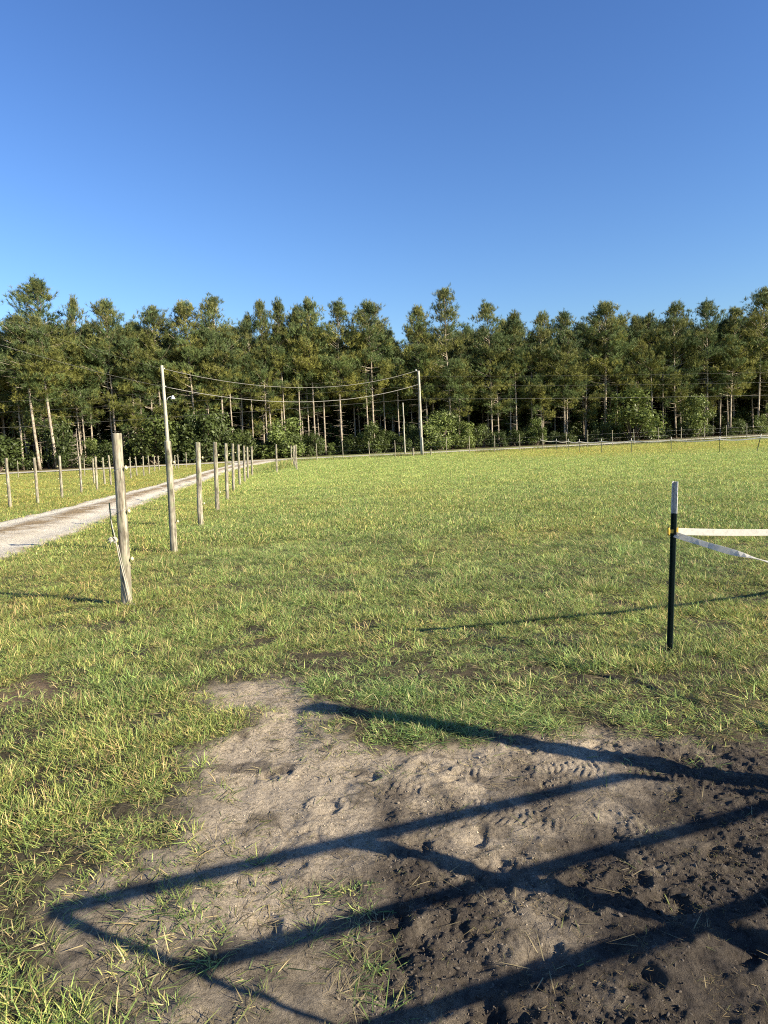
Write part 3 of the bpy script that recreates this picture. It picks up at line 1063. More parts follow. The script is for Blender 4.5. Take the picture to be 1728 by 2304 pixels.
# two thick bare stems at the left edge of the wood come from the first rows below
BACK = 'slender pine standing inside the shaded wood behind the front row'
MIDL = 'lower pine filling the front of the wood between the skyline pines'
cnt = 0
lowp = []
for row in range(6):
    off = 1.3 + row * 3.0
    step = 2.5 if row < 2 else (3.0 if row < 3 else 3.6)
    xx = -57.0 + (row % 2) * 1.5
    while xx < 66:
        x = xx + random.uniform(-0.9, 0.9)
        yf = np.interp(x, [-60, -42, 0, 55, 70], [78, 80.3, 90.5, 97, 98.5])
        y = float(yf + off + random.uniform(-1.0, 1.0))
        h = random.uniform(13.8, 17.2) if row < 2 else random.uniform(15.5, 18.2)
        if random.random() > 0.06:
            o_ = pine(x, y, h, random.choice([0, 1, 3, 4, 5, 6, 7, 8]) if row < 2 else random.randrange(9), random.uniform(0.75, 1.05), random.random() * 6.28,
                 MIDL if row == 0 else BACK, 'lower pines along the front of the wood' if row == 0 else 'pines inside the wood')
            cnt += 1
            if row == 0:
                lowp.append((o_, x, y))
        xx += step
rel_labels(lowp, 'lower pine of the wood front')

# ------------------------------------------------------------------ broadleaf shrubs under the pines


def shrub_variant(seed, tall, bright):
    g = np.random.default_rng(seed)
    W, H = 1.0, tall
    lobes = []
    for _ in range(int(18 + 12 * tall)):
        a = g.random() * 2 * PI
        q = math.sqrt(g.random()) * 0.8
        zz = g.uniform(0.10, 0.92) * H
        q *= math.sqrt(max(0.05, 1 - (zz / H) ** 2)) + 0.1
        lobes.append((np.array([math.cos(a) * q, math.sin(a) * q, zz]), g.uniform(0.13, 0.36), g.uniform(0.6, 1.35)))
    V, C_ = [], []
    for c, r, br in lobes:
        n = int(130 * (r / 0.30) ** 2)
        d = g.normal(0, 1, (n, 3))
        d /= np.linalg.norm(d, axis=1)[:, None]
        p = c + d * r * g.uniform(0.35, 1.35, (n, 1)) ** 0.9
        nr = d + g.normal(0, 0.6, (n, 3)) + np.array([0, 0, 0.4])
        nr /= np.linalg.norm(nr, axis=1)[:, None]
        a1 = np.cross(nr, g.normal(0, 1, (n, 3)))
        a1 /= np.linalg.norm(a1, axis=1)[:, None]
        a2 = np.cross(nr, a1)
        sz = g.uniform(0.032, 0.075, (n, 1))
        V.append(np.stack([p - a1 * sz, p - a2 * sz * 0.55, p + a1 * sz, p + a2 * sz * 0.55], 1).reshape(-1, 3))
        base = np.array([0.140, 0.175, 0.045]) if bright else np.array([0.064, 0.086, 0.024])
        C_.append(np.repeat(base * br * g.uniform(0.7, 1.25, (n, 1)), 4, 0))
    V = np.vstack(V)
    F = np.arange(len(V)).reshape(-1, 4)
    tb = MB()
    for c, r, br in lobes[:9]:
        s = np.linspace(0, 1, 4)[:, None]
        P = np.array([0, 0, -0.1]) * (1 - s) + c * s + np.array([0, 0, 0.12]) * (s * (1 - s))
        tb.tube(P, np.linspace(0.035, 0.01, 4), 4, False)
    return tb.mesh('shrub_stems'), mesh_np('shrub_foliage', V, [F], np.vstack(C_), False)


SHRUBS = [shrub_variant(600, 1.2, False), shrub_variant(601, 2.0, True), shrub_variant(602, 1.5, False), shrub_variant(603, 2.6, True), shrub_variant(604, 1.0, False), shrub_variant(605, 1.7, False)]
for a_, b_ in SHRUBS:
    a_.materials.append(M_STEM)
    b_.materials.append(M_LEAF)


def shrub(x, y, s, v, label, group, sz=1.0):
    z = float(terrain(np.array(x), np.array(y)))
    e = tag(link('shrub', None, None, None, (x, y, z), (0, 0, random.random() * 6.28), (s * random.uniform(0.85, 1.5), s * random.uniform(0.85, 1.2), s * sz)), label, 'shrub', group)
    link('stem', SHRUBS[v][0], None, e)
    link('foliage', SHRUBS[v][1], None, e)
    return e


for (x, y, s, v, lab) in [
        (-11.6, 84.5, 2.5, 1, 'leafy broadleaf tree right of the driveway mouth under the pines'),
        (7.6, 87.5, 2.4, 1, 'pale leafy shrub just right of the bare utility pole'),
        (33.5, 91.5, 2.9, 3, 'tall creeper-clad bright green shrub in the right part of the wood'),
        (20.4, 90.0, 1.5, 3, 'narrow bright shrub at the foot of the pines right of the utility pole'),
        (-42.5, 76.0, 2.6, 2, 'dense dark green shrub at the left edge of the wood'),
        (-26.5, 81.0, 3.6, 2, 'wide dark leafy thicket behind the lamp pole'),
        (-21.5, 82.3, 3.4, 5, 'dark leafy thicket right of the lamp pole'),
        (-17.2, 83.3, 2.8, 4, 'low rounded shrub beside the driveway mouth'),
        (-1.2, 87.0, 2.2, 5, 'olive shrub under the pines left of the bare utility pole'),
        (42.5, 92.5, 2.4, 3, 'bright shrub among the pines near the right edge')]:
    shrub(x, y, s, v, lab, None)
unders = []
for k in range(52):
    x = -56 + k * 2.25 + random.uniform(-0.7, 0.7)
    yf = float(np.interp(x, [-60, -42, 0, 55, 70], [78, 80.3, 90.5, 97, 98.5]))
    big = x < -10
    o_ = shrub(x, yf - random.uniform(1.0, 3.2), random.uniform(0.8, 1.8) * (1.35 if big else 1.0), random.choice([0, 2, 4, 5, 1, 2]), 'low dark undergrowth shrub along the foot of the wood', 'undergrowth shrubs along the wood edge', random.choice([0.7, 0.9, 1.1, 1.4, 1.8]))
    unders.append((o_, x, yf))
rel_labels(unders, 'low undergrowth shrub by the wood')
for k in range(34):
    x = -56 + k * 3.5 + random.uniform(-1.2, 1.2)
    yf = float(np.interp(x, [-60, -42, 0, 55, 70], [78, 80.3, 90.5, 97, 98.5]))
    shrub(x, yf + random.uniform(2.5, 9), random.uniform(1.5, 2.6), random.choice([0, 2, 5, 4]), 'dark shrub deep between the pine stems', 'shrubs inside the wood', random.uniform(1.0, 1.6))

# the wood goes on behind: one mass of pines and undergrowth
DEEP = bpy.data.collections.new('deep_wood_kinds')
for i, (tme, cme) in enumerate(PINES):
    for nm, me_ in (('a_stem_%d' % i, tme), ('b_crown_%d' % i, cme)):
        DEEP.objects.link(bpy.data.objects.new(nm, me_))
for i, (tme, cme) in enumerate(SHRUBS):
    DEEP.objects.link(bpy.data.objects.new('c_bush_%d' % i, cme))
g = np.random.default_rng(31)
n = 620
x = g.uniform(-95, 105, n)
yb = np.interp(x, [-100, -60, -42, 0, 55, 70, 110], [74, 78, 80.3, 90.5, 97, 98.5, 101])
side = (x < -58) | (x > 66)
y = yb + np.where(side, g.uniform(0, 50, n), 19 + 42 * g.random(n) ** 1.3)
v = g.integers(0, 9, n)
hh = g.uniform(14, 17.0, n) / 20
sx = g.uniform(0.9, 1.2, n)
rz = g.random(n) * 6.28
zz = terrain(x, y)
Pd, Vd = np.stack([x, y, zz], -1), v
Sd, Rd = np.stack([sx, sx, hh], -1), np.stack([0 * x, 0 * x, rz], -1)
nb_ = 420
xb = g.uniform(-95, 105, nb_)
ybb = np.interp(xb, [-100, -60, -42, 0, 55, 70, 110], [74, 78, 80.3, 90.5, 97, 98.5, 101])
sideb = (xb < -58) | (xb > 66)
yb2 = ybb + np.where(sideb, g.uniform(-2, 30, nb_), g.uniform(9, 40, nb_))
sb_ = g.uniform(1.6, 3.2, nb_)
deep = gn_scatter('deep_wood', DEEP, np.vstack([Pd, Pd, np.stack([xb, yb2, terrain(xb, yb2)], -1)]), np.concatenate([v, v + 9, 18 + g.integers(0, 6, nb_)]),
                  np.vstack([Sd, Sd, np.stack([sb_, sb_, sb_ * 1.1], -1)]), np.vstack([Rd, Rd, np.stack([0 * xb, 0 * xb, g.random(nb_) * 6.28], -1)]))
tag(deep, 'dark mass of pine wood behind the visible rows of pines', 'wood', kind='stuff')

# thick pale stems near the left edge, and a dead snag beside them
g = np.random.default_rng(9)
for (x, y, lean, lab) in [(-39.2, 78.5, -0.05, 'thick pale bare pine stem, the left of a pair at the wood edge'), (-37.4, 78.9, -0.06, 'thick leaning bare pine stem, the right of a pair at the wood edge')]:
    e = tag(link('pine_tree', None, None, None, (x, y, 0), (0, lean, g.random() * 0.2)), lab, 'tree', 'pines along the front of the wood')
    link('trunk', PINES[6][0], None, e, (0, 0, 0), (0, 0, 0), (1.5, 1.5, 0.85))
    link('crown', PINES[6][1], None, e, (0, 0, 0), (0, 0, 0), (1.1, 1.1, 0.85))
mb = MB()
mb.tube([(0, 0, -0.2), (0.03, 0, 1.6), (0.0, 0.05, 3.2), (0.05, 0, 4.6)], [0.08, 0.06, 0.04, 0.01], 6)
for i in range(46):
    z = g.uniform(0.5, 4.3)
    a_ = g.random() * 6.28
    L = (1 - z / 5.4) * g.uniform(0.8, 2.0)
    s = np.linspace(0, 1, 4)[:, None]
    mb.tube(np.array([0.02, 0, z]) + np.array([math.cos(a_), math.sin(a_), 0]) * L * s + np.array([0, 0, -1]) * (0.25 * L * np.sin(s * 2.4)), np.linspace(0.022, 0.008, 4), 3, False)
tag(link('dead_tree', mb.mesh('dead_tree'), M_DEAD, None, (-34.6, 78.3, 0)), 'small grey dead tree with bare drooping twigs by the left wood edge', 'tree')

# ------------------------------------------------------------------ wooden fence posts


def post_mesh(seed, h=1.7, r=0.049):
    g = np.random.default_rng(seed)
    n, sd = 14, 18
    z = np.concatenate([[-0.1], np.linspace(0, h - 0.012, n - 3), [h - 0.003, h]])
    rr = np.concatenate([np.interp(z[:-2], [-0.1, h], [r * 1.07, r * 0.95]), [r * 0.92, r * 0.80]])
    a = np.arange(sd) * 2 * PI / sd
    V = []
    bx, by = np.cumsum(g.normal(0, 0.0018, n)), np.cumsum(g.normal(0, 0.0018, n))
    lob = g.normal(0, 0.03, sd)
    lob = (lob + np.roll(lob, 1)) / 1.5
    crack = g.integers(0, sd, 2)
    for i in range(n):
        q = rr[i] * (1 + lob + g.normal(0, 0.012, sd))
        q[crack[0]] *= 0.90
        if i > n // 2:
            q[crack[1]] *= 0.86
        V.append(np.stack([bx[i] + q * np.cos(a), by[i] + q * np.sin(a), np.full(sd, z[i]) + (g.normal(0, 0.003, sd) if i >= n - 2 else 0)], -1))
    V = np.vstack(V + [np.array([[bx[-1], by[-1], h + 0.001]])])
    i0 = np.arange(n - 1)[:, None] * sd
    j = np.arange(sd)[None]
    F4 = np.stack([i0 + j, i0 + (j + 1) % sd, i0 + sd + (j + 1) % sd, i0 + sd + j], -1).reshape(-1, 4)
    top = (n - 1) * sd
    F3 = np.array([(top + k, top + (k + 1) % sd, n * sd) for k in range(sd)])
    return mesh_np('post_shaft', V, [F3, F4])


POSTM = [post_mesh(700 + i) for i in range(6)]
for q in POSTM:
    q.materials.append(M_POST)
mb = MB()
mb.tube([(0, 0, 0), (0.028, 0, 0.0)], 0.006, 8)
mb.tube([(0.026, 0, 0), (0.034, 0, 0), (0.040, 0, 0), (0.052, 0, 0)], [0.012, 0.019, 0.019, 0.010], 10)
mb.tube([(0.036, 0, -0.024), (0.047, 0, -0.010), (0.047, 0, 0.010), (0.036, 0, 0.024)], 0.005, 6)
INS = mb.mesh('insulator')
INS.materials.append(M_INSUL)


def post(x, y, h, lean, seed, label, group, ins=(), side=0.0, rs=1.0):
    z = float(height(np.array([x]), np.array([y]))[0])
    e = tag(link('fence_post', None, None, None, (x, y, z), (random.gauss(0, 0.008), math.atan2(lean, h), 0)), label, 'fence post', group)
    link('post_shaft', POSTM[seed % 6], None, e, (0, 0, 0), (0, 0, random.random() * 6.28), (rs, rs, h / 1.7))
    for hz in ins:
        link('insulator', INS, None, e, (0.046 * rs * math.cos(side), 0.046 * rs * math.sin(side), hz + random.uniform(-.02, .02)), (0, 0, side))
    return e


RIGHT = [(-2.58, 6.65, 1.69, 0.014), (-3.16, 10.11, 1.66, 0.025), (-3.62, 13.38, 1.66, 0.05), (-4.05, 16.56, 1.66, 0.043), (-4.59, 20.05, 1.67, 0.07),
         (-5.30, 24.2, 1.68, 0.07), (-5.76, 27.5, 1.67, 0.05), (-6.14, 30.4, 1.62, 0.06), (-6.67, 33.9, 1.58, 0.06), (-6.84, 35.9, 1.57, 0.06)]
for i, (x, y, h, ln) in enumerate(RIGHT):
    lab = 'big weathered wooden post with white cord tied to it, closest to the camera' if i == 0 else 'weathered wooden post with insulators, %s in the row between driveway and field' % ORD[i + 1]
    post(x, y, h, ln, i, lab, 'posts along the field side of the driveway', (0.47, 0.93, 1.37) if i == 0 else (0.45, 1.36), -0.15, 1.0)
post(-6.0, 38.92, 1.63, 0.04, 3, 'single wooden post standing alone at the far end of the driveway row', 'posts by the driveway mouth', (0.45, 1.3), 0.0)
for k, (x, y, h) in enumerate([(-5.15, 41.24, 1.55), (-5.75, 45.2, 1.5), (-6.27, 48.69, 1.46), (-7.25, 54.96, 1.48)]):
    post(x, y, h, 0.02, k + 1, 'wooden post in the tight cluster by the driveway mouth, %s from the field' % ORD[k + 1], 'posts by the driveway mouth', (0.5,), 0.0, 0.95)
LEFT = [(-11.26, 20.54, 1.50), (-11.19, 22.08, 1.50), (-11.40, 24.22, 1.51), (-12.05, 27.28, 1.46), (-11.94, 28.53, 1.43), (-12.78, 32.16, 1.44), (-13.59, 33.41, 1.35),
        (-14.51, 34.41, 1.30), (-14.62, 39.76, 1.28), (-14.88, 42.69, 1.27), (-15.50, 43.21, 1.25), (-15.57, 45.76, 1.27), (-17.17, 51.65, 1.22), (-17.46, 53.62, 1.20),
        (-16.6, 53.0, 1.19), (-16.84, 56.68, 1.22), (-17.23, 57.1, 1.15), (-16.9, 59.19, 1.36), (-20.70, 47.59, 1.28), (-27.07, 50.9, 1.29), (-30.5, 52.2, 1.40)]
for i, (x, y, h) in enumerate(LEFT):
    if i < 18:
        lab = 'wooden post with pale insulators, %s from the left in the row beyond the driveway' % ORD[i + 1]
    else:
        lab = ['thin short post standing by itself in the field left of the big post', 'thin post in the far left field near the road', 'thin post at the left picture edge behind the row beyond the driveway'][i - 18]
    post(x, y, h, 0.03 if i < 4 else random.uniform(-.02, .05), i + 2, lab, 'posts on the far side of the driveway', (0.35, 0.72, 1.15) if i < 18 else (1.1,), PI + 0.4 if i < 12 else 0.2, 0.9 if i < 8 else (0.8 if i < 18 else 0.62))

FAR = [(-5.8, 61.4), (-3.47, 61.8), (-1.1, 61.6), (1.25, 62.0), (5.9, 62.4), (8.0, 62.3), (10.3, 62.4), (12.7, 62.9), (14.9, 63.2), (17.1, 63.3), (18.95, 63.0), (21.4, 63.4),
       (23.7, 64.2), (26.3, 65.0), (28.9, 66.0), (31.6, 67.0), (34.15, 67.8), (36.5, 68.4), (39.5, 69.2), (42.5, 70.0)]
for i, (x, y) in enumerate(FAR):
    z = float(height(np.array([x]), np.array([y]))[0])
    tag(link('fence_post', POSTM[i % 6], None, None, (x, y, z), (random.gauss(0, .01), random.gauss(0.01, .015), random.random() * 6), (0.72, 0.72, random.uniform(1.48, 1.62) / 1.7)),
        'slim wooden post in the far field fence before the road, %s from the driveway mouth' % ORD[i + 1], 'fence post', 'far field fence posts')


# ------------------------------------------------------------------ wires, cords
def cat_pts(a, b, sag, n=24):
    s = np.linspace(0, 1, n)[:, None]
    P = np.asarray(a, float) * (1 - s) + np.asarray(b, float) * s
    P[:, 2:] -= 4 * sag * s * (1 - s)
    return P


def wire(name, P, r, mat, label, cat, group=None, sides=5):
    mb = MB()
    mb.tube(P, r, sides)
    return tag(link(name, mb.mesh(name), mat), label, cat, group)


def hz(x, y):
    return float(height(np.array([x]), np.array([y]))[0])


for lev, nm in ((0.45, 'lowest'), (0.82, 'middle'), (1.22, 'top')):
    P = np.vstack([cat_pts((x0, y0 - 0.05, hz(x0, y0) + lev), (x1, y1 - 0.05, hz(x1, y1) + lev), 0.02, 6)[:-1] for (x0, y0), (x1, y1) in zip(FAR[:-1], FAR[1:])])
    wire('fence_wire', P, 0.0022, M_WIRE, '%s thin wire strung along the far field fence posts' % nm, 'wire', 'far field fence wires', 4)
for lev, nm in ((0.45, 'lower'), (1.36, 'upper')):
    pts = [(x + 0.085, y - 0.01) for x, y, h, l in RIGHT[1:]]
    P = np.vstack([cat_pts((x0, y0, hz(x0, y0) + lev), (x1, y1, hz(x1, y1) + lev), 0.015, 6)[:-1] for (x0, y0), (x1, y1) in zip(pts[:-1], pts[1:])])
    wire('fence_wire', P, 0.0011, M_WIRE, '%s thin wire on the insulators of the field-side driveway posts' % nm, 'wire', 'driveway fence wires', 4)

# wraps, knot, cord and stick on the big post nearest the camera
X0, Y0 = -2.58, 6.65
Z0 = hz(X0, Y0)
for k, (h0, tilt) in enumerate(((1.335, 0.03), (0.93, 0.025))):
    a = np.linspace(0, 2 * PI, 28)
    P = np.stack([X0 + 0.01 + 0.0545 * np.cos(a), Y0 + 0.0545 * np.sin(a), Z0 + h0 + tilt * np.cos(a)], -1)
    wire('wire_wrap', P, 0.0022, M_WIRE, '%s loop of grey wire wound round the big post closest to the camera' % ('upper', 'lower')[k], 'wire')
mb = MB()
g = np.random.default_rng(4)
P = [(-0.075, -0.045, 0.86), (-0.062, -0.055, 0.78), (-0.045, -0.06, 0.70), (-0.035, -0.062, 0.62), (-0.02, -0.064, 0.50), (0.01, -0.066, 0.32), (0.04, -0.07, 0.14), (0.07, -0.075, 0.005)]
mb.tube(np.array(P), 0.0048, 6)
mb.tube(np.array(P)[3:] + [0.016, 0.004, -0.01], 0.0035, 6)
for i in range(9):
    a = g.random() * 6.28
    c = np.array([-0.055, -0.062, 0.665])
    mb.tube([c, c + np.array([math.cos(a) * 0.035, -0.015, math.sin(a) * 0.03]), c + np.array([math.cos(a + .5) * 0.05 - 0.015, -0.01, math.sin(a + .5) * 0.035 - 0.015])], [0.010, 0.011, 0.004], 5)
for i in range(4):
    c = np.array([0.07, -0.075, 0.012])
    a = g.random() * 6.28
    mb.tube([c, c + np.array([math.cos(a) * 0.05, math.sin(a) * 0.03, 0.012])], [0.009, 0.005], 5)
tag(link('tied_cord', mb.mesh('tied_cord'), M_ROPE, None, (X0, Y0, Z0)), 'white cord knotted on the big front post and hanging to the grass', 'cord')
mb = MB()
mb.tube([(-0.088, -0.02, 1.02), (-0.072, -0.05, 0.80), (-0.058, -0.058, 0.66)], [0.007, 0.008, 0.006], 8)
tag(link('gate_rod', mb.mesh('gate_rod'), M_TPOST, None, (X0, Y0, Z0)), 'thin dark rod held by the cord against the big front post', 'rod')


# ------------------------------------------------------------------ steel T-posts and white tape
def tpost_meshes(h, top):
    out = []
    for z0, z1 in ((-0.1, h - top), (h - top, h)):
        mb = MB()
        zc, zh = (z0 + z1) / 2, (z1 - z0) / 2
        mb.box((0, 0, zc), (0.0165, 0.0025, zh))
        mb.box((0, 0.0175, zc), (0.0025, 0.0148, zh))
        zz = max(z0, 0.05)
        while zz < z1 - 0.03:
            mb.box((0, -0.0045, zz), (0.0045, 0.0022, 0.007))
            zz += 0.054
        out.append(mb)
    return out


a_, b_ = tpost_meshes(1.165, 0.213)
TP = (a_.mesh('steel_post', False), b_.mesh('white_tip', False))
TP[0].materials.append(M_TPOST)
TP[1].materials.append(M_TWHITE)


def tpost(x, y, h, lean, rz, label, group):
    z = hz(x, y)
    e = tag(link('t_post', None, None, None, (x, y, z), (0, lean, 0), (1, 1, h / 1.165)), label, 'fence post', group)
    e.rotation_mode = 'QUATERNION'
    e.rotation_quaternion = Matrix.Rotation(lean, 3, 'Y').to_quaternion() @ Matrix.Rotation(rz, 3, 'Z').to_quaternion()
    link('steel_post', TP[0], None, e)
    link('white_tip', TP[1], None, e)
    return e


tz = hz(1.891, 4.511)
e = tpost(1.891, 4.511, 1.165 - tz, 0.031, 0.5 + PI, 'dark green steel T-post with white tip standing in the near grass', 'near tape fence')
mb = MB()
mb.box((-0.002, -0.004, 0.83), (0.019, 0.009, 0.012))
mb.tube([(-0.024, -0.006, 0.806), (-0.030, -0.008, 0.815), (-0.030, -0.008, 0.845), (-0.024, -0.006, 0.854)], [0.005, 0.008, 0.008, 0.005], 8)
mb.tube([(-0.030, 0.004, 0.852), (-0.018, 0.010, 0.860)], 0.004, 6)
mb.tube([(-0.030, 0.004, 0.808), (-0.016, 0.008, 0.800)], 0.004, 6)
mb.box((0.024, -0.010, 0.83), (0.009, 0.0025, 0.024))
mb.tube([(0.033, -0.010, 0.805), (0.033, -0.010, 0.855)], 0.004, 6)
link('insulator', mb.mesh('yellow_insulator', False), M_YELLOW, e, (0, 0, 0), (0, 0, -0.45 - PI))
tpost(5.45, 5.40, 1.165, 0.0, 0.4, 'dark green steel T-post carrying the other end of the upper white tape', 'near tape fence')
GP = (3.87, 1.70)     # gate post


def tape(P, w, twist, label, thick=0.0012):
    P = np.asarray(P, float)
    n = len(P)
    T = np.gradient(P, axis=0)
    T /= np.linalg.norm(T, axis=1)[:, None]
    upv = np.array([0, 0, 1.0])
    S = np.cross(T, upv)
    S /= np.linalg.norm(S, axis=1)[:, None]
    W = np.cross(S, T)
    d = W * np.cos(twist)[:, None] + S * np.sin(twist)[:, None]
    nn = np.cross(T, d)
    V = np.stack([P + d * w / 2 + nn * thick, P - d * w / 2 + nn * thick, P - d * w / 2 - nn * thick, P + d * w / 2 - nn * thick], 1).reshape(-1, 3)
    i = np.arange(n - 1)[:, None] * 4
    j = np.arange(4)[None]
    F = np.stack([i + j, i + (j + 1) % 4, i + 4 + (j + 1) % 4, i + 4 + j], -1).reshape(-1, 4)
    F = np.vstack([F, [[0, 3, 2, 1], [(n - 1) * 4, (n - 1) * 4 + 1, (n - 1) * 4 + 2, (n - 1) * 4 + 3]]])
    return tag(link('fence_tape', mesh_np('fence_tape', V, [F], None, False), M_TAPE), label, 'fence tape')


n = 60
P = cat_pts((1.925, 4.51, 0.832), (5.45, 5.38, 0.83), 0.095, n)
tape(P, 0.046, 0.10 * np.sin(np.linspace(0, 9, n)), 'taut white tape running level from the yellow insulator to the right')
n = 90
P = cat_pts((1.925, 4.49, 0.812), (GP[0] - 0.05, GP[1] + 0.06, 0.86), 0.20, n)
s = np.linspace(0, 1, n)
tape(P, 0.040, -0.95 + 0.5 * np.sin(s * 26) + 0.35 * np.sin(s * 61 + 1), 'slack creased white tape sagging from the yellow insulator towards the camera')

TF = [(15.2, 59.5), (14.9, 54.6), (14.58, 50.42), (15.28, 47.52), (16.5, 45.21), (17.98, 42.48), (19.57, 39.59), (21.25, 38.74)]
for i, (x, y) in enumerate(TF):
    last = i == 7
    tpost(x, y, 1.0 if not last else 1.05, 0.0 if not last else 0.24, 0.3, 'leaning steel T-post at the right end of the far white tape' if last else 'thin steel T-post with white tip under the far tape, %s from its left end' % ORD[i + 1], 'far tape fence posts')
pts = [(14.6, 62.9, 0.95)] + [(x, y - 0.03, 0.82) for x, y in TF] + [(26.0, 36.5, 0.82)]
pts[8] = (21.45, 38.7, 0.84)
P = np.vstack([cat_pts((a[0], a[1], hz(a[0], a[1]) + a[2]), (b[0], b[1], hz(b[0], b[1]) + b[2]), 0.10, 10)[:-1] for a, b in zip(pts[:-1], pts[1:])])
tape(P, 0.062, -0.5 + 0.25 * np.sin(np.arange(len(P)) * 0.5), 'long white tape sagging between thin T-posts across the far right of the field', 0.004)

# ------------------------------------------------------------------ gate just outside the picture on the right (casts the foreground shadow)
gA, gB = np.array([1.47, 0.82]), np.array([3.76, 1.60])
gd = gB - gA
GL = float(np.linalg.norm(gd))
gate = tag(link('tube_gate', None, None, None, (gA[0], gA[1], 0), (0, 0, math.atan2(gd[1], gd[0]))), 'galvanised tube gate whose shadow lies across the bare soil', 'gate')


def rrect(L, z0, z1, r, n=7):
    pts = []
    for cx, cz, a0 in ((L - r, z1 - r, 0), (r, z1 - r, PI / 2), (r, z0 + r, PI), (L - r, z0 + r, 1.5 * PI)):
        for k in range(n):
            a = a0 + k / (n - 1) * PI / 2
            pts.append((cx + r * math.cos(a), 0, cz + r * math.sin(a)))
    pts.append(pts[0])
    return pts


mb = MB()
mb.tube(rrect(GL, 0.16, 1.30, 0.065), 0.0245, 10, False)
link('frame', mb.mesh('gate_frame'), M_GALV, gate)
for zb in (1.03, 0.775, 0.51, 0.33):
    mb = MB()
    mb.tube([(0.02, 0, zb), (GL - 0.02, 0, zb)], 0.022, 10)
    link('bar', mb.mesh('gate_bar'), M_GALV, gate)
mb = MB()
mb.box((1.10, 0.0, 0.73), (0.034, 0.030, 0.56))
link('brace', mb.mesh('gate_brace'), M_GALV, gate)
for zb in (0.35, 1.1):
    mb = MB()
    mb.tube([(GL, 0, zb), (GL + 0.06, 0, zb)], 0.012, 8)
    mb.tube([(GL + 0.03, 0, zb - 0.04), (GL + 0.03, 0, zb + 0.04)], 0.016, 8)
    link('hinge', mb.mesh('gate_hinge'), M_GALV, gate)
gp = tag(link('gate_post', post_mesh(790, 2.13, 0.072), M_POST, None, (GP[0], GP[1], hz(*GP))), 'stout round wooden gate post at the hinge of the tube gate', 'gate post')

# ------------------------------------------------------------------ utility poles and cables
AX, AY = -14.27, 46.0
BX, BY = 3.66, 62.0


def pole(name, x, y, h, r0_, r1_, lean, label, seed):
    g = np.random.default_rng(seed)
    z = np.linspace(-0.2, h, 14)
    mb = MB()
    mb.tube(np.stack([lean * z / h + g.normal(0, .006, 14), g.normal(0, .006, 14), z], -1), np.linspace(r0_, r1_, 14), 12)
    e = tag(link(name, None, None, None, (x, y, hz(x, y))), label, 'utility pole')
    link('pole_shaft', mb.mesh('pole_shaft'), M_POLE, e)
    return e


eA = pole('utility_pole', AX, AY, 7.15, 0.135, 0.095, -0.02, 'pale utility pole carrying a small lamp, left of the driveway', 1)
mb = MB()
mb.tube([(0.10, 0, 4.80), (0.22, 0, 5.02), (0.38, 0, 5.10), (0.52, 0, 5.08)], 0.022, 8)
arm = link('lamp_arm', mb.mesh('lamp_arm'), M_LAMP, eA)
mb = MB()
mb.tube([(0.56, 0, 5.16), (0.56, 0, 5.12), (0.56, 0, 5.04), (0.56, 0, 4.96), (0.56, 0, 4.92)], [0.05, 0.07, 0.10, 0.15, 0.15], 14)
link('lamp_shade', mb.mesh('lamp_shade'), M_LAMP, eA)
mb = MB()
mb.tube([(-0.02, -0.12, 0), (-0.02, -0.115, 2.2)], 0.03, 8)
link('conduit', mb.mesh('conduit'), M_LAMP, eA)
mb = MB()
for zz in (6.95, 5.78):
    mb.tube([(0.09, 0, zz), (0.16, 0, zz)], [0.03, 0.04], 8)
link('insulator', mb.mesh('pole_insulator'), M_LAMP, eA)
eB = pole('utility_pole', BX, BY, 7.6, 0.13, 0.095, -0.04, 'tall bare utility pole at the far field fence', 2)
mb = MB()
mb.tube([(0.06, -0.13, 0), (0.045, -0.13, 1.7)], 0.085, 10)
link('conduit', mb.mesh('conduit_box'), M_POLE, eB)
mb = MB()
mb.tube([(-0.06, 0, 7.55), (-0.28, -0.05, 7.62)], 0.025, 6)
mb.tube([(-0.28, -0.05, 7.60), (-0.28, -0.05, 7.74)], [0.05, 0.04], 8)
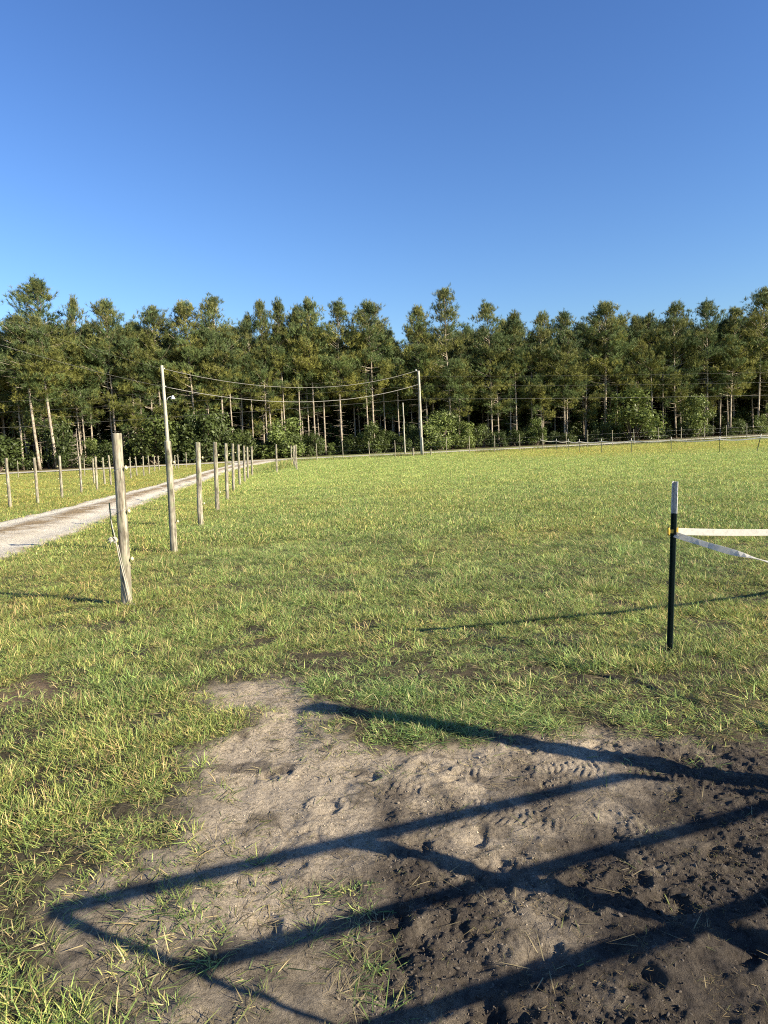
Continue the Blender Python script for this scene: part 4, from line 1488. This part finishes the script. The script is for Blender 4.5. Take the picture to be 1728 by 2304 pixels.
mb.tube([(-0.09, 0, 6.4), (-0.16, -0.03, 6.4)], 0.04, 8)
link('insulator', mb.mesh('pole_bracket'), M_LAMP, eB)
eC = pole('utility_pole', 2.27, 66.0, 5.05, 0.065, 0.050, -0.03, 'short thin pole behind the tall bare utility pole', 3)
for k, (x, y, h) in enumerate(((2.85, 61.7, 0.75), (4.45, 61.8, 0.62))):
    tag(link('stub_post', POSTM[k], None, None, (x, y, hz(x, y)), (0, 0, k), (1.6 if k == 0 else 1.1, 1.6 if k == 0 else 1.1, h / 1.7)),
        'short thick stub post just %s of the tall bare utility pole' % ('left', 'right')[k], 'post')

zA, zB = hz(AX, AY), hz(BX, BY)
wire('power_cable', cat_pts((AX + 0.14, AY, 6.95), (BX - 0.25, BY - 0.05, zB + 7.62), 1.35, 40), 0.014, M_CABLE, 'upper sagging cable between the lamp pole and the tall bare pole', 'cable', 'cables between the two poles')
wire('power_cable', cat_pts((AX + 0.14, AY, 5.78), (BX - 0.14, BY - 0.03, zB + 6.4), 1.25, 40), 0.020, M_CABLE, 'lower sagging cable between the lamp pole and the tall bare pole', 'cable', 'cables between the two poles')
wire('power_cable', cat_pts((AX, AY, 5.80), (-16.2, 20.0, 6.7), 0.25, 30), 0.0065, M_CABLE, 'lower cable rising from the lamp pole to the left picture edge', 'cable', 'cables left of the lamp pole')
wire('power_cable', cat_pts((AX, AY, 6.98), (-16.1, 20.0, 7.7), 0.25, 30), 0.0035, M_CABLE, 'upper thin cable rising from the lamp pole to the left picture edge', 'cable', 'cables left of the lamp pole')
for k, (zl, zm, zr, r) in enumerate(((4.55, 5.75, 4.95, 0.007), (6.2, 7.05, 6.35, 0.0035), (7.3, 8.0, 7.5, 0.003))):
    P = np.vstack([cat_pts((-75, 64, zl - 0.6), (4.0, 70, zm), 0.35, 40)[:-1], cat_pts((4.0, 70, zm), (75, 78, zr - 0.2), 0.35, 40)])
    wire('power_cable', P, r, M_CABLE, '%s of the three thin road cables crossing the whole tree line' % ('lowest', 'middle', 'topmost')[k], 'cable', 'road cables before the wood')
